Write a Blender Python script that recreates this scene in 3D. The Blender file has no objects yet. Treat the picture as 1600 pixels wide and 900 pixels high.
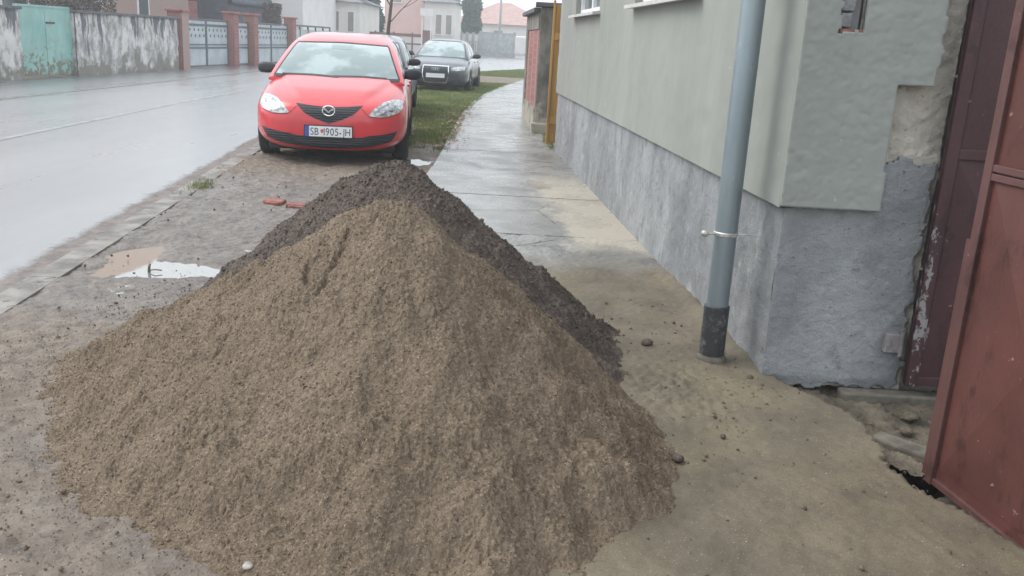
import bpy, bmesh, math, random
import numpy as np
from mathutils import Vector, Matrix
from mathutils.bvhtree import BVHTree
R = math.radians
random.seed(7); rng = np.random.default_rng(7)
S = bpy.context.scene
C = bpy.data.collections.new("place"); S.collection.children.link(C)

# ------------------------------------------------------------ camera
EYE = 1.5; FPX = 1400.0; PITCH = math.atan(385/1400); ROLL = R(3.2)
cd = bpy.data.cameras.new("camera"); cam = bpy.data.objects.new("camera", cd); S.collection.objects.link(cam)
f = Vector((0, math.cos(PITCH), -math.sin(PITCH))); r0 = Vector((1, 0, 0)); u0 = Vector((0, math.sin(PITCH), math.cos(PITCH)))
r_ = r0*math.cos(ROLL) + u0*math.sin(ROLL); u_ = -r0*math.sin(ROLL) + u0*math.cos(ROLL)
mw = Matrix(((r_.x, u_.x, -f.x, 0), (r_.y, u_.y, -f.y, 0), (r_.z, u_.z, -f.z, EYE), (0, 0, 0, 1)))
cam.matrix_world = mw
cd.sensor_width = 36; cd.lens = FPX/1600*36; cd.clip_end = 2000; cd.clip_start = 0.05
S.camera = cam
# ------------------------------------------------------------ world
w = bpy.data.worlds.new("World"); S.world = w; w.use_nodes = True
nt = w.node_tree; bg = nt.nodes['Background']
sky = nt.nodes.new('ShaderNodeTexSky'); sky.sky_type = 'NISHITA'; sky.sun_disc = False
SUN_EL, SUN_AZ = R(48), R(-75)
sky.sun_elevation = SUN_EL; sky.sun_rotation = SUN_AZ; sky.dust_density = 4; sky.air_density = 1.0; sky.ozone_density = 1
hs = nt.nodes.new('ShaderNodeHueSaturation'); hs.inputs['Saturation'].default_value = 0.35
mx = nt.nodes.new('ShaderNodeMix'); mx.data_type = 'RGBA'; mx.inputs[0].default_value = 0.72
mx.inputs[7].default_value = (8.6, 9.3, 9.9, 1)
nt.links.new(sky.outputs[0], hs.inputs['Color']); nt.links.new(hs.outputs[0], mx.inputs[6]); nt.links.new(mx.outputs[2], bg.inputs[0])
bg.inputs[1].default_value = 0.12
# ------------------------------------------------------------ sun (overcast)
sl = bpy.data.lights.new("sun", 'SUN'); sl.energy = 1.25; sl.angle = R(42); sl.color = (1, .96, .9)
so = bpy.data.objects.new("sun", sl); S.collection.objects.link(so)
sd = Vector((math.sin(SUN_AZ)*math.cos(SUN_EL), math.cos(SUN_AZ)*math.cos(SUN_EL), math.sin(SUN_EL)))
so.rotation_euler = sd.to_track_quat('Z', 'Y').to_euler()
S.view_settings.view_transform = 'Standard'; S.view_settings.look = 'None'; S.view_settings.gamma = 1; S.view_settings.use_curve_mapping = False
S.view_settings.exposure = 0.76
HAZE = 0.0036

# ------------------------------------------------------------ helpers
def link(o, parent=None):
    C.objects.link(o)
    if parent: o.parent = parent
    return o
def tag(o, label=None, cat=None, group=None, kind=None):
    if label: o['label'] = label
    if cat: o['category'] = cat
    if group: o['group'] = group
    if kind: o['kind'] = kind
    return o
def empty(name, loc=(0, 0, 0), rz=0):
    o = bpy.data.objects.new(name, None); o.empty_display_size = .2
    o.location = loc; o.rotation_euler = (0, 0, rz); return link(o)
def mesh_np(name, V, F, mat, parent=None, smooth=True):
    V = np.asarray(V, dtype=np.float32); F = np.asarray(F, dtype=np.int32); k = F.shape[1]
    me = bpy.data.meshes.new(name)
    me.vertices.add(len(V)); me.vertices.foreach_set('co', V.ravel())
    me.loops.add(F.size); me.loops.foreach_set('vertex_index', F.ravel())
    me.polygons.add(len(F)); me.polygons.foreach_set('loop_start', np.arange(0, F.size, k, dtype=np.int32))
    me.polygons.foreach_set('loop_total', np.full(len(F), k, dtype=np.int32))
    me.update(calc_edges=True); me.validate()
    me.polygons.foreach_set('use_smooth', np.full(len(me.polygons), smooth)); me.update()
    me.materials.append(mat)
    return link(bpy.data.objects.new(name, me), parent)
class MB:
    "collects boxes, tubes and polygons, then links them as one mesh object"
    def __init__(s): s.bm = bmesh.new()
    def box(s, x0, x1, y0, y1, z0, z1, rz=0, piv=(0, 0), bev=0):
        b = bmesh.new(); bmesh.ops.create_cube(b, size=1)
        for v in b.verts:
            v.co = Vector(((x0+x1)/2+v.co.x*(x1-x0), (y0+y1)/2+v.co.y*(y1-y0), (z0+z1)/2+v.co.z*(z1-z0)))
        if bev: bmesh.ops.bevel(b, geom=b.edges[:], offset=bev, segments=2, affect='EDGES', profile=.5)
        if rz:
            m = Matrix.Translation((piv[0], piv[1], 0)) @ Matrix.Rotation(rz, 4, 'Z') @ Matrix.Translation((-piv[0], -piv[1], 0))
            bmesh.ops.transform(b, matrix=m, verts=b.verts)
        s.add(b); return s
    def add(s, b):
        me = bpy.data.meshes.new('t'); b.to_mesh(me); s.bm.from_mesh(me); bpy.data.meshes.remove(me); b.free()
    def obox(s, p, q, thick, z0, z1, off=0, bev=0):
        "upright box whose plan runs from p to q; thick measured to both sides, off = sideways shift"
        p = Vector(p); q = Vector(q); d = (q-p); L = d.length; a = math.atan2(d.y, d.x)
        b = bmesh.new(); bmesh.ops.create_cube(b, size=1)
        for v in b.verts: v.co = Vector((L/2+v.co.x*L, off+v.co.y*thick, (z0+z1)/2+v.co.z*(z1-z0)))
        if bev: bmesh.ops.bevel(b, geom=b.edges[:], offset=bev, segments=2, affect='EDGES', profile=.5)
        bmesh.ops.transform(b, matrix=Matrix.Translation((p.x, p.y, 0)) @ Matrix.Rotation(a, 4, 'Z'), verts=b.verts)
        s.add(b); return s
    def tube(s, pts, rad, n=16, cap=True):
        pts = [Vector(p) for p in pts]; rr = rad if isinstance(rad, (list, tuple)) else [rad]*len(pts); rings = []
        for i, p in enumerate(pts):
            t = (pts[min(i+1, len(pts)-1)]-pts[max(i-1, 0)]).normalized()
            a = t.cross(Vector((0, 0, 1)) if abs(t.z) < .9 else Vector((1, 0, 0))).normalized(); b = t.cross(a)
            rings.append([s.bm.verts.new(p+a*math.cos(k/n*2*math.pi)*rr[i]+b*math.sin(k/n*2*math.pi)*rr[i]) for k in range(n)])
        for i in range(len(rings)-1):
            for k in range(n):
                s.bm.faces.new((rings[i][k], rings[i][(k+1) % n], rings[i+1][(k+1) % n], rings[i+1][k]))
        if cap: s.bm.faces.new(rings[0][::-1]); s.bm.faces.new(rings[-1])
        return s
    def poly(s, pts, thick=None):
        vs = [s.bm.verts.new(p) for p in pts]; fc = s.bm.faces.new(vs)
        if thick is not None:
            g = bmesh.ops.extrude_face_region(s.bm, geom=[fc]); vv = [e for e in g['geom'] if isinstance(e, bmesh.types.BMVert)]
            bmesh.ops.translate(s.bm, vec=Vector(thick), verts=vv)
        return s
    def prism(s, prof, y0, y1, fn=None):
        "profile in (x, z) swept from y0 to y1"
        a = [s.bm.verts.new((x, y0, z)) for x, z in prof]; b = [s.bm.verts.new((x, y1, z)) for x, z in prof]; n = len(a)
        s.bm.faces.new(a); s.bm.faces.new(b[::-1])
        for i in range(n): s.bm.faces.new((a[i], b[i], b[(i+1) % n], a[(i+1) % n]))
        return s
    def ico(s, c, rad, sub=1, jit=.25, flat=1.0):
        g = bmesh.ops.create_icosphere(s.bm, subdivisions=sub, radius=1)
        sx, sy, sz = [1+random.uniform(-jit, jit) for _ in range(3)]
        for v in g['verts']:
            k = 1+random.uniform(-jit, jit)*.6
            v.co = Vector((c[0]+v.co.x*rad*sx*k, c[1]+v.co.y*rad*sy*k, c[2]+v.co.z*rad*sz*flat*k))
        return s
    def build(s, name, mat, parent=None, smooth=False, ang=None, xf=None):
        bmesh.ops.recalc_face_normals(s.bm, faces=s.bm.faces)
        if xf is not None: bmesh.ops.transform(s.bm, matrix=xf, verts=s.bm.verts)
        me = bpy.data.meshes.new(name); s.bm.to_mesh(me); s.bm.free(); me.materials.append(mat)
        if smooth: me.polygons.foreach_set('use_smooth', [True]*len(me.polygons))
        if ang: me.set_sharp_from_angle(angle=R(ang))
        return link(bpy.data.objects.new(name, me), parent)
def fnoise(ny, nx, cell, lo, hi, seed, aniso=None, power=1.0):
    "band-limited random field, wavelengths between lo and hi metres, unit variance"
    g = np.random.default_rng(seed)
    F = np.fft.rfft2(g.standard_normal((ny, nx)))
    ky = np.fft.fftfreq(ny, cell)[:, None]; kx = np.fft.rfftfreq(nx, cell)[None, :]
    if aniso:
        a, st = aniso; c_, s_ = math.cos(a), math.sin(a)
        k = np.sqrt(((kx*c_+ky*s_)*st)**2 + (-kx*s_+ky*c_)**2)
    else: k = np.sqrt(kx**2+ky**2)
    k = np.maximum(k, 1e-6)
    W_ = np.exp(-(k*lo)**2*.7)*(1-np.exp(-(k*hi)**2*1.5))/k**power
    o = np.fft.irfft2(F*W_, s=(ny, nx)); return (o-o.mean())/o.std()
def gridF(ny, nx, keep=None):
    i = np.arange(ny*nx).reshape(ny, nx)
    F = np.stack([i[:-1, :-1], i[:-1, 1:], i[1:, 1:], i[1:, :-1]], -1)
    if keep is not None:
        m = keep[:-1, :-1] | keep[:-1, 1:] | keep[1:, 1:] | keep[1:, :-1]; F = F[m]
    return F.reshape(-1, 4)
def compact(V, F):
    u, inv = np.unique(F, return_inverse=True); return V[u], inv.reshape(F.shape)
def sstep(a, b, x): t = np.clip((x-a)/(b-a), 0, 1); return t*t*(3-2*t)

# ------------------------------------------------------------ materials
class NG:
    def __init__(s, name):
        s.m = bpy.data.materials.new(name); s.m.use_nodes = True; s.t = s.m.node_tree; s.b = s.t.nodes['Principled BSDF']
        s.co = s.t.nodes.new('ShaderNodeTexCoord').outputs['Object']
    def n(s, typ, **kw):
        o = s.t.nodes.new(typ)
        for k, v in kw.items(): setattr(o, k, v)
        return o
    def set(s, inp, v):
        if hasattr(v, 'node') or isinstance(v, bpy.types.NodeSocket): s.t.links.new(v, inp)
        elif isinstance(v, (tuple, list)): inp.default_value = (*v, 1) if len(v) == 3 and len(inp.default_value) == 4 else v
        else: inp.default_value = v
    def map(s, scale=(1, 1, 1), loc=(0, 0, 0), rot=(0, 0, 0)):
        m = s.n('ShaderNodeMapping'); s.set(m.inputs[0], s.co); m.inputs['Scale'].default_value = scale; m.inputs['Location'].default_value = loc; m.inputs['Rotation'].default_value = rot
        return m.outputs[0]
    def noise(s, scale, detail=4, rough=.55, st=(1, 1, 1), loc=(0, 0, 0), dist=0):
        o = s.n('ShaderNodeTexNoise'); s.set(o.inputs['Vector'], s.map(st, loc)); o.inputs['Scale'].default_value = scale
        o.inputs['Detail'].default_value = detail; o.inputs['Roughness'].default_value = rough; o.inputs['Distortion'].default_value = dist; return o.outputs['Fac']
    def vor(s, scale, st=(1, 1, 1), feature='F1', out='Distance'):
        o = s.n('ShaderNodeTexVoronoi'); o.feature = feature; s.set(o.inputs['Vector'], s.map(st)); o.inputs['Scale'].default_value = scale; return o.outputs[out]
    def step(s, v, lo, hi, a=0., b=1.):
        o = s.n('ShaderNodeMapRange'); o.interpolation_type = 'SMOOTHSTEP' ; s.set(o.inputs[0], v); o.inputs[1].default_value = lo; o.inputs[2].default_value = hi
        o.inputs[3].default_value = a; o.inputs[4].default_value = b; return o.outputs[0]
    def mix(s, fac, a, b):
        o = s.n('ShaderNodeMix'); o.data_type = 'RGBA'; s.set(o.inputs[0], fac); s.set(o.inputs[6], a); s.set(o.inputs[7], b); return o.outputs[2]
    def math(s, op, a, b=0.):
        o = s.n('ShaderNodeMath'); o.operation = op; s.set(o.inputs[0], a); s.set(o.inputs[1], b); return o.outputs[0]
    def xyz(s):
        o = s.n('ShaderNodeSeparateXYZ'); s.set(o.inputs[0], s.co); return o.outputs
    def bump(s, h, strength=.5, dist=.01):
        o = s.n('ShaderNodeBump'); o.inputs['Strength'].default_value = strength; o.inputs['Distance'].default_value = dist; s.set(o.inputs['Height'], h); s.set(s.b.inputs['Normal'], o.outputs[0]); return s
    def out(s, col=None, rough=None, **kw):
        if col is not None: s.set(s.b.inputs['Base Color'], col)
        if rough is not None: s.set(s.b.inputs['Roughness'], rough)
        for k, v in kw.items(): s.set(s.b.inputs[k.replace('_', ' ')], v)
        return s.m
def simple(name, col, rough=.6, var=.25, scale=8, bump=.15, bs=60, metallic=0., spec=.5, bd=.004, st=(1, 1, 1)):
    g = NG(name); v = g.noise(scale, 6, .6, st)
    lo = tuple(c*(1-var) for c in col); hi = tuple(min(1, c*(1+var)) for c in col)
    c = g.mix(g.step(v, .3, .7), lo, hi); g.bump(g.noise(bs, 4), bump, bd)
    return g.out(c, rough, Metallic=metallic, Specular_IOR_Level=spec)
M = {}
def soil(name, c0, c1, c2, wet=.85):
    g = NG(name)
    a = g.mix(g.step(g.noise(2.2, 5, .6), .35, .65), c0, c1)
    a = g.mix(g.step(g.noise(70, 4, .7), .46, .64), a, tuple(c*.84 for c in c2))
    a = g.mix(g.step(g.noise(95, 4, .7, loc=(2, 9, 4)), .52, .66), a, tuple(min(1, c*1.35) for c in c1))
    a = g.mix(g.step(g.noise(150, 3, .6, loc=(5, 2, 1)), .60, .68), a, tuple(c*.45 for c in c0))
    a = g.mix(g.step(g.noise(190, 2, .6), .66, .70), a, tuple(min(1, c*1.9+.05) for c in c1))
    h = g.math('ADD', g.noise(150, 5, .7), g.math('MULTIPLY', g.noise(60, 4), 1.5))
    g.bump(h, .9, .006); return g.out(a, wet, Specular_IOR_Level=.3)
M['sand'] = soil('wet_sand', (.152, .113, .078), (.200, .152, .108), (.178, .136, .097))
M['topsoil'] = soil('dark_soil', (.075, .058, .048), (.118, .092, .077), (.093, .073, .061), .75)
M['crumb'] = simple('brown_crumb', (.12, .093, .068), .85, .4, 30)
M['stone'] = simple('pebble', (.34, .31, .28), .6, .5, 20)
# mud lot: wet grey sheen beside beige drier dirt
g = NG('trampled_mud')
X = g.xyz()
nz = g.noise(1.1, 6, .6, dist=.4)
wetm = g.math('MULTIPLY', g.step(X[1], 3.6, 5.2), g.step(X[1], 9.8, 8.2))
wet = g.step(g.math('ADD', nz, g.math('MULTIPLY', wetm, .32)), .52, .72)
dry = g.mix(g.step(g.noise(9, 6, .65), .35, .65), (.15, .118, .093), (.225, .182, .145))
wc = g.mix(g.step(g.noise(6, 6, .7), .35, .65), (.105, .086, .073), (.185, .155, .132))
c = g.mix(wet, dry, wc)
c = g.mix(g.step(g.noise(14, 7, .75), .5, .7), c, (.105, .088, .075)); c = g.mix(g.step(g.noise(60, 4, .6), .56, .68), c, (.075, .06, .048))
c = g.mix(g.step(g.noise(110, 3, .6, loc=(3, 3, 3)), .66, .74), c, (.5, .47, .43))
g.bump(g.math('ADD', g.noise(55, 6, .7), g.math('MULTIPLY', g.noise(14, 4), 1.2)), .8, .014)
M['mud'] = g.out(c, g.mix(wet, (.75,)*3, (.3,)*3), Specular_IOR_Level=.55)
# asphalt
g = NG('wet_asphalt')
c = g.mix(g.step(g.noise(.6, 5, .6, (1, .25, 1)), .3, .7), (.125, .132, .138), (.17, .178, .184))
c = g.mix(g.step(g.noise(160, 3, .7), .55, .7), c, (.24, .24, .235))
g.bump(g.noise(190, 3, .7), .35, .004)
M['asphalt'] = g.out(c, g.mix(g.step(g.noise(.8, 4, .6, (1, .3, 1)), .35, .65), (.26,)*3, (.40,)*3), Specular_IOR_Level=.8, Coat_Weight=.7, Coat_Roughness=.28, Coat_IOR=2.0)
M['paint_line'] = simple('worn_white_road_paint', (.235, .245, .255), .4, .3, 5, .1)
# concrete pavement with sand film near the gate and pale patch by the house
g = NG('pavement_concrete'); X = g.xyz()
base = g.mix(g.step(g.noise(1.6, 6, .6), .3, .7), (.17, .17, .165), (.27, .265, .255))
base = g.mix(g.step(g.noise(30, 5, .65), .55, .75), base, (.13, .125, .12))
ck = g.math('MULTIPLY', g.step(g.math('ADD', g.vor(.75, feature='DISTANCE_TO_EDGE'), g.math('MULTIPLY', g.noise(14, 5), .012)), .015, .009), g.step(g.noise(.8, 3, loc=(3, 0, 0)), .46, .54))
base = g.mix(ck, base, (.05, .047, .043))
xw = g.math('ADD', X[0], g.math('MULTIPLY', X[1], .081))          # 1.524 at the house wall
n1 = g.noise(2.2, 5, .6)
pale = g.math('MULTIPLY', g.step(g.math('ADD', X[1], g.math('MULTIPLY', n1, 1.2)), 6.9, 7.3), g.step(X[1], 10.8, 9.2))
pale = g.math('MULTIPLY', pale, g.step(g.math('ADD', xw, g.math('MULTIPLY', g.noise(3.5, 5, .7, (1, .5, 1)), .9)), 1.32, 1.55))
base = g.mix(g.math('MULTIPLY', pale, .85), base, (.46, .41, .33))
ys = g.math('SUBTRACT', g.math('ADD', X[1], g.math('MULTIPLY', n1, 1.5)), g.math('MULTIPLY', xw, .1))
film = g.step(ys, 7.3, 6.2)
sandc = g.mix(g.step(g.noise(2.5, 6, .65), .35, .65), (.098, .080, .055), (.160, .132, .088))
sandc = g.mix(g.step(g.noise(1.3, 4, .6, loc=(7, 1, 0)), .5, .75), sandc, (.175, .148, .088))
sandc = g.mix(g.step(g.noise(90, 4, .7), .5, .68), sandc, (.095, .08, .058))
sandc = g.mix(g.step(g.noise(210, 3, .6, loc=(1, 7, 3)), .64, .72), sandc, (.5, .45, .36))
c = g.mix(film, base, sandc)
rw = g.mix(film, g.mix(g.step(g.noise(2.5, 5, .6, loc=(4, 4, 4)), .35, .62), (.16,)*3, (.42,)*3), (.72,)*3)
g.bump(g.math('ADD', g.noise(120, 5, .7), g.noise(25, 4)), .35, .006)
M['slab'] = g.out(c, rw, Specular_IOR_Level=.6)
M['kerb'] = simple('kerb_concrete', (.185, .17, .155), .6, .45, 5, .3, 80)
M['ground'] = simple('brown_ground', (.16, .13, .10), .85, .3, 2, .5, 40, bd=.02)
M['verge_soil'] = simple('verge_soil', (.10, .085, .055), .8, .45, 3, .5, 40, bd=.02)
g = NG('gutter_silt'); X = g.xyz(); dk = g.math('ADD', g.math('ADD', X[0], g.math('MULTIPLY', X[1], .0955)), 2.33)
al = g.step(g.math('ADD', dk, g.math('MULTIPLY', g.math('SUBTRACT', g.noise(3.5, 8, .75), .5), .38)), -.24, -.10); g.bump(g.noise(60, 5), .6, .01)
M['gutter'] = g.out(g.mix(g.step(g.noise(9, 6, .7), .35, .65), (.10, .08, .07), (.19, .155, .14)), .6, Alpha=al)
g = NG('grass_blade'); c = g.mix(g.step(g.noise(1.5, 4), .35, .65), (.115, .19, .05), (.23, .25, .085)); c = g.mix(g.step(g.noise(7, 3), .55, .72), c, (.22, .19, .075))
M['grass'] = g.out(c, .6, Specular_IOR_Level=.3)
M['leaf'] = simple('dead_leaf', (.30, .16, .10), .7, .6, 30)
# puddles
g = NG('clear_puddle_water'); g.bump(g.noise(7, 2), .05, .004); M['water'] = g.out((.20, .19, .175), .03, Specular_IOR_Level=1.0, IOR=2.6)
g = NG('muddy_puddle_water'); g.bump(g.noise(5, 2), .04, .004)
M['brownwater'] = g.out(g.mix(g.step(g.noise(5, 4), .3, .7), (.27, .165, .095), (.33, .215, .13)), .22, Specular_IOR_Level=.3)
g = NG('split_reflection_water'); X = g.xyz(); g.bump(g.noise(7, 2), .04, .004)
mk = g.step(g.math('ADD', g.math('SUBTRACT', X[0], g.math('MULTIPLY', X[1], .25)), g.math('MULTIPLY', g.math('SUBTRACT', g.noise(4, 5, .6), .5), .25)), -3.73, -3.67)  # brown/clear split: edge of a reflection painted into colour, roughness and IOR
M['mixwater'] = g.out(g.mix(mk, (.19, .122, .075), (.20, .19, .175)), g.mix(mk, (.3,)*3, (.03,)*3), Specular_IOR_Level=.8, IOR=g.step(mk, 0, 1, 1.35, 2.6))
# house
g = NG('sage_render'); X = g.xyz()
c = g.mix(g.step(g.noise(1.3, 5, .6, (1, 1, .35)), .3, .7), (.258, .274, .252), (.30, .315, .29))
c = g.mix(g.step(g.noise(9, 5, .65, (1, 1, .06)), .5, .95), c, (.235, .255, .235))
c = g.mix(g.step(g.noise(.9, 3, .5, (1, 1, .15), (3, 1, 0)), .5, .9), c, (.35, .36, .325))
c = g.mix(g.step(g.noise(26, 3, .6, (1, 1, .45), (2, 8, 0)), .73, .76), c, (.5, .5, .46))
g.bump(g.math('ADD', g.noise(240, 4, .7), g.math('MULTIPLY', g.noise(10, 3), .8)), .3, .004)
M['render'] = g.out(c, .8, Specular_IOR_Level=.3)
g = NG('cement_plinth')
c = g.mix(g.step(g.noise(1.8, 6, .6, (1, 1, .45)), .32, .68), (.21, .22, .232), (.35, .36, .37))
c = g.mix(g.step(g.noise(7, 6, .7, (1, 1, .55)), .5, .72), c, (.20, .205, .212))
c = g.mix(g.step(g.noise(5, 6, .7, (1, 1, .5), (9, 3, 2)), .56, .72), c, (.40, .41, .405))
c = g.mix(g.step(g.noise(32, 4, .7), .64, .72), c, (.12, .12, .125))
g.bump(g.math('ADD', g.noise(90, 5, .75), g.math('MULTIPLY', g.noise(16, 5, .65), 1.6)), .9, .010)
M['plinth'] = g.out(c, .8, Specular_IOR_Level=.3)
g = NG('old_cream_plaster')
c = g.mix(g.step(g.noise(6, 6, .7), .3, .7), (.50, .45, .385), (.66, .61, .54)); c = g.mix(g.step(g.noise(40, 5, .7), .58, .7), c, (.33, .26, .22))
g.bump(g.math('ADD', g.noise(70, 5, .75), g.noise(15, 4)), .9, .012); M['cream'] = g.out(c, .85)
M['sill'] = simple('pale_sill', (.52, .52, .50), .5, .15, 12)
M['white_frame'] = simple('white_window_frame', (.78, .79, .79), .4, .08)
M['glass'] = NG('window_glass').out((.10, .12, .125), .08, Specular_IOR_Level=.9)
M['curtain'] = simple('grey_shutter', (.33, .33, .33), .6, .1, 5, .1)
M['roof_tile'] = simple('roof_tile', (.42, .17, .11), .8, .35, 8, .6, 12, bd=.04)
M['cement_box'] = simple('grey_cement_block', (.26, .265, .27), .8, .3, 30, .5)
M['redbrick'] = simple('exposed_brick', (.24, .095, .075), .85, .5, 14, .6, 60)
g = NG('downpipe_zinc')
c = g.mix(g.step(g.noise(3, 5, .6, (1, 1, .4)), .3, .7), (.235, .285, .31), (.30, .35, .375)); c = g.mix(g.step(g.noise(24, 5, .7, (1, 1, .6)), .64, .72), c, (.30, .31, .30))
c = g.mix(g.step(g.noise(9, 5, .7, (1, 1, .5), (4, 4, 4)), .6, .75), c, (.40, .46, .48))
g.bump(g.noise(6, 3), .2, .006); M['pipe'] = g.out(c, .42, Metallic=.55)
g = NG('black_pvc_sleeve'); c = g.mix(g.step(g.noise(28, 6, .75), .5, .68), (.035, .037, .042), (.15, .15, .155)); M['sleeve'] = g.out(c, .5)
M['steel'] = simple('galvanised_steel', (.55, .54, .5), .4, .3, 40, .2, metallic=.6)
def gatepaint(name, a, b, peel_x=None):
    g = NG(name); X = g.xyz()
    c = g.mix(g.step(g.noise(2.0, 6, .6), .3, .7), a, b)
    c = g.mix(g.step(g.noise(5, 7, .75, (1, 1, .5), (3, 3, 3)), .50, .66), c, tuple(x*.55 for x in a))
    c = g.mix(g.step(g.noise(30, 5, .7, (1, 1, .7), (8, 0, 0)), .66, .72), c, (.30, .22, .20))
    if peel_x is not None:
        nn = g.noise(11, 6, .7, (1, 1, .7)); m = g.math('SUBTRACT', nn, g.math('MULTIPLY', g.math('ABSOLUTE', g.math('SUBTRACT', X[0], peel_x)), 2.2))
        m = g.math('MULTIPLY', g.step(m, .49, .52), g.step(X[2], 1.0, .85))
        c = g.mix(m, c, (.26, .25, .25))
    g.bump(g.math('ADD', g.noise(60, 4, .6), g.noise(8, 3)), .25, .005)
    return g.out(c, .45, Specular_IOR_Level=.4)
M['gate_red'] = gatepaint('oxide_red_gate_paint', (.078, .030, .026), (.125, .046, .038))
M['gate_frame_red'] = gatepaint('worn_red_frame_paint', (.085, .04, .038), (.125, .06, .054))
M['gate_dark'] = gatepaint('dark_maroon_gate_paint', (.055, .026, .030), (.078, .034, .038), .02)
M['rubble'] = simple('rubble_soil', (.108, .088, .064), .85, .55, 7, .9, 60, bd=.015)
M['threshold'] = simple('threshold_stone', (.125, .112, .09), .8, .4, 10, .5)
# far side
g = NG('stained_plaster'); X = g.xyz()
c = g.mix(g.step(g.noise(3.0, 7, .75, (1, 1, .6)), .38, .62), (.25, .235, .225), (.62, .60, .58))
drip = g.math('ADD', g.noise(2.2, 5, .7, (1, 1.2, .12)), g.math('MULTIPLY', X[2], .14))
c = g.mix(g.step(drip, .70, .76), c, (.13, .13, .14))
moss = g.math('SUBTRACT', g.noise(2.5, 5, .6), g.math('MULTIPLY', X[2], .35))
c = g.mix(g.step(moss, .28, .42), c, (.20, .195, .165))
g.bump(g.noise(12, 6, .7), .5, .02); M['stained'] = g.out(c, .85)
M['coping'] = simple('dark_coping', (.11, .115, .12), .8, .3, 5)
g = NG('turquoise_gate_paint')
c = g.mix(g.step(g.noise(2.5, 5, .6, (1, 1, .5)), .3, .7), (.19, .40, .36), (.30, .50, .46)); c = g.mix(g.step(g.noise(4, 7, .75), .54, .66), c, (.30, .34, .29)); c = g.mix(g.step(g.math('SUBTRACT', g.noise(5, 6, .7), g.math('MULTIPLY', g.xyz()[2], .3)), .38, .46), c, (.17, .17, .13)); M['turq'] = g.out(c, .5)
g = NG('brick_masonry'); t = g.n('ShaderNodeTexBrick'); g.set(t.inputs['Vector'], g.map((1, 1, 1), rot=(R(90), 0, R(90)))); t.inputs['Scale'].default_value = 4
t.inputs['Color1'].default_value = (.24, .095, .09, 1); t.inputs['Color2'].default_value = (.31, .125, .11, 1); t.inputs['Mortar'].default_value = (.35, .25, .22, 1)
M['brick'] = g.out(t.outputs[0], .85)
M['gate_steel'] = simple('dark_gate_frame', (.08, .095, .11), .5, .2)
M['gate_sheet'] = simple('pale_gate_sheet', (.42, .46, .49), .5, .15, 2)
M['mesh_fence'] = simple('reeded_fence_infill', (.42, .47, .46), .6, .2, 3)
M['white_wall'] = simple('white_house_render', (.78, .76, .75), .8, .05, 1)
M['cream_wall'] = simple('cream_house_render', (.72, .68, .64), .8, .06, 1)
M['pink_wall'] = simple('pink_house_render', (.72, .50, .46), .8, .06, 1)
M['dark_barn'] = simple('dark_barn_boards', (.055, .07, .095), .7, .3, 3)
M['greyroof'] = simple('grey_roof', (.20, .21, .23), .7, .2, 3)
M['grey_panel'] = simple('grey_fence_panel', (.40, .41, .42), .7, .15, 2)
M['taupe'] = simple('taupe_window', (.26, .24, .21), .5, .15, 2)
M['brownrail'] = simple('brown_fence', (.20, .11, .11), .7, .2, 3)
M['bark'] = simple('bark', (.09, .075, .065), .9, .3, 20)
M['conifer'] = simple('conifer_needles', (.04, .075, .07), .8, .4, 3)
M['cypress'] = simple('cypress_needles', (.045, .11, .085), .8, .4, 3)
M['shrub'] = simple('bare_shrub_twigs', (.10, .085, .075), .9, .4, 3)
M['orange_wood'] = simple('orange_stained_wood', (.50, .27, .07), .6, .3, 8, .2, st=(1, 1, .1))
g = NG('mossy_concrete'); c = g.mix(g.step(g.noise(3, 6, .7, (1, 1, .5)), .35, .65), (.10, .10, .085), (.27, .26, .23)); c = g.mix(g.step(g.math('SUBTRACT', g.noise(4, 5, .6), g.math('MULTIPLY', g.xyz()[2], .5)), .25, .4), c, (.38, .36, .29)); g.bump(g.noise(25, 5), .6, .01); M['mossy'] = g.out(c, .85)
# cars
def carpaint(name, col, metallic=0.):
    g = NG(name); g.set(g.b.inputs['Base Color'], g.mix(g.step(g.noise(5, 4), .35, .7), col, tuple(c*.9+.01 for c in col)))
    return g.out(None, .32, Metallic=metallic, Coat_Weight=.8, Coat_Roughness=.16)
M['red'] = carpaint('red_car_paint', (.66, .022, .032))
M['darkgrey'] = carpaint('dark_green_grey_car_paint', (.06, .075, .078), .3)
M['darkblue'] = carpaint('dark_blue_grey_car_paint', (.022, .029, .042), .0)
g = NG('windscreen_glass'); M['screen'] = g.out(g.mix(g.step(g.noise(2.6, 3, .5), .4, .6), (.13, .19, .19), (.30, .38, .38)), .05, Specular_IOR_Level=1., Coat_Weight=1., Coat_Roughness=.02)  # pale teal patches paint in sky reflection, darker ones suggest the seats
M['sideglass'] = NG('side_window_glass').out((.22, .29, .28), .06, Specular_IOR_Level=1.)
M['seal'] = simple('black_rubber_seal', (.02, .02, .022), .6, .2)
M['plastic'] = simple('black_car_plastic', (.022, .026, .034), .5, .2, 20)
g = NG('grille_mesh'); wv = g.n('ShaderNodeTexWave'); wv.bands_direction = 'Z'; g.set(wv.inputs['Vector'], g.co); wv.inputs['Scale'].default_value = 12
g.set(g.b.inputs['Base Color'], g.mix(wv.outputs['Fac'], (.012, .014, .02), (.035, .04, .05))); g.bump(wv.outputs['Fac'], .6, .01); M['grillem'] = g.out(None, .5)
M['chrome'] = NG('chrome').out((.82, .83, .85), .12, Metallic=1.)
g = NG('headlight_lens'); M['lamp'] = g.out(g.mix(g.step(g.noise(22, 4, .6), .4, .6), (.20, .215, .22), (.52, .55, .55)), .12, Coat_Weight=1., Coat_Roughness=.03, Specular_IOR_Level=.8)
M['lampbezel'] = simple('headlight_bezel', (.22, .235, .24), .3, .2, metallic=.4)
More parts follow.
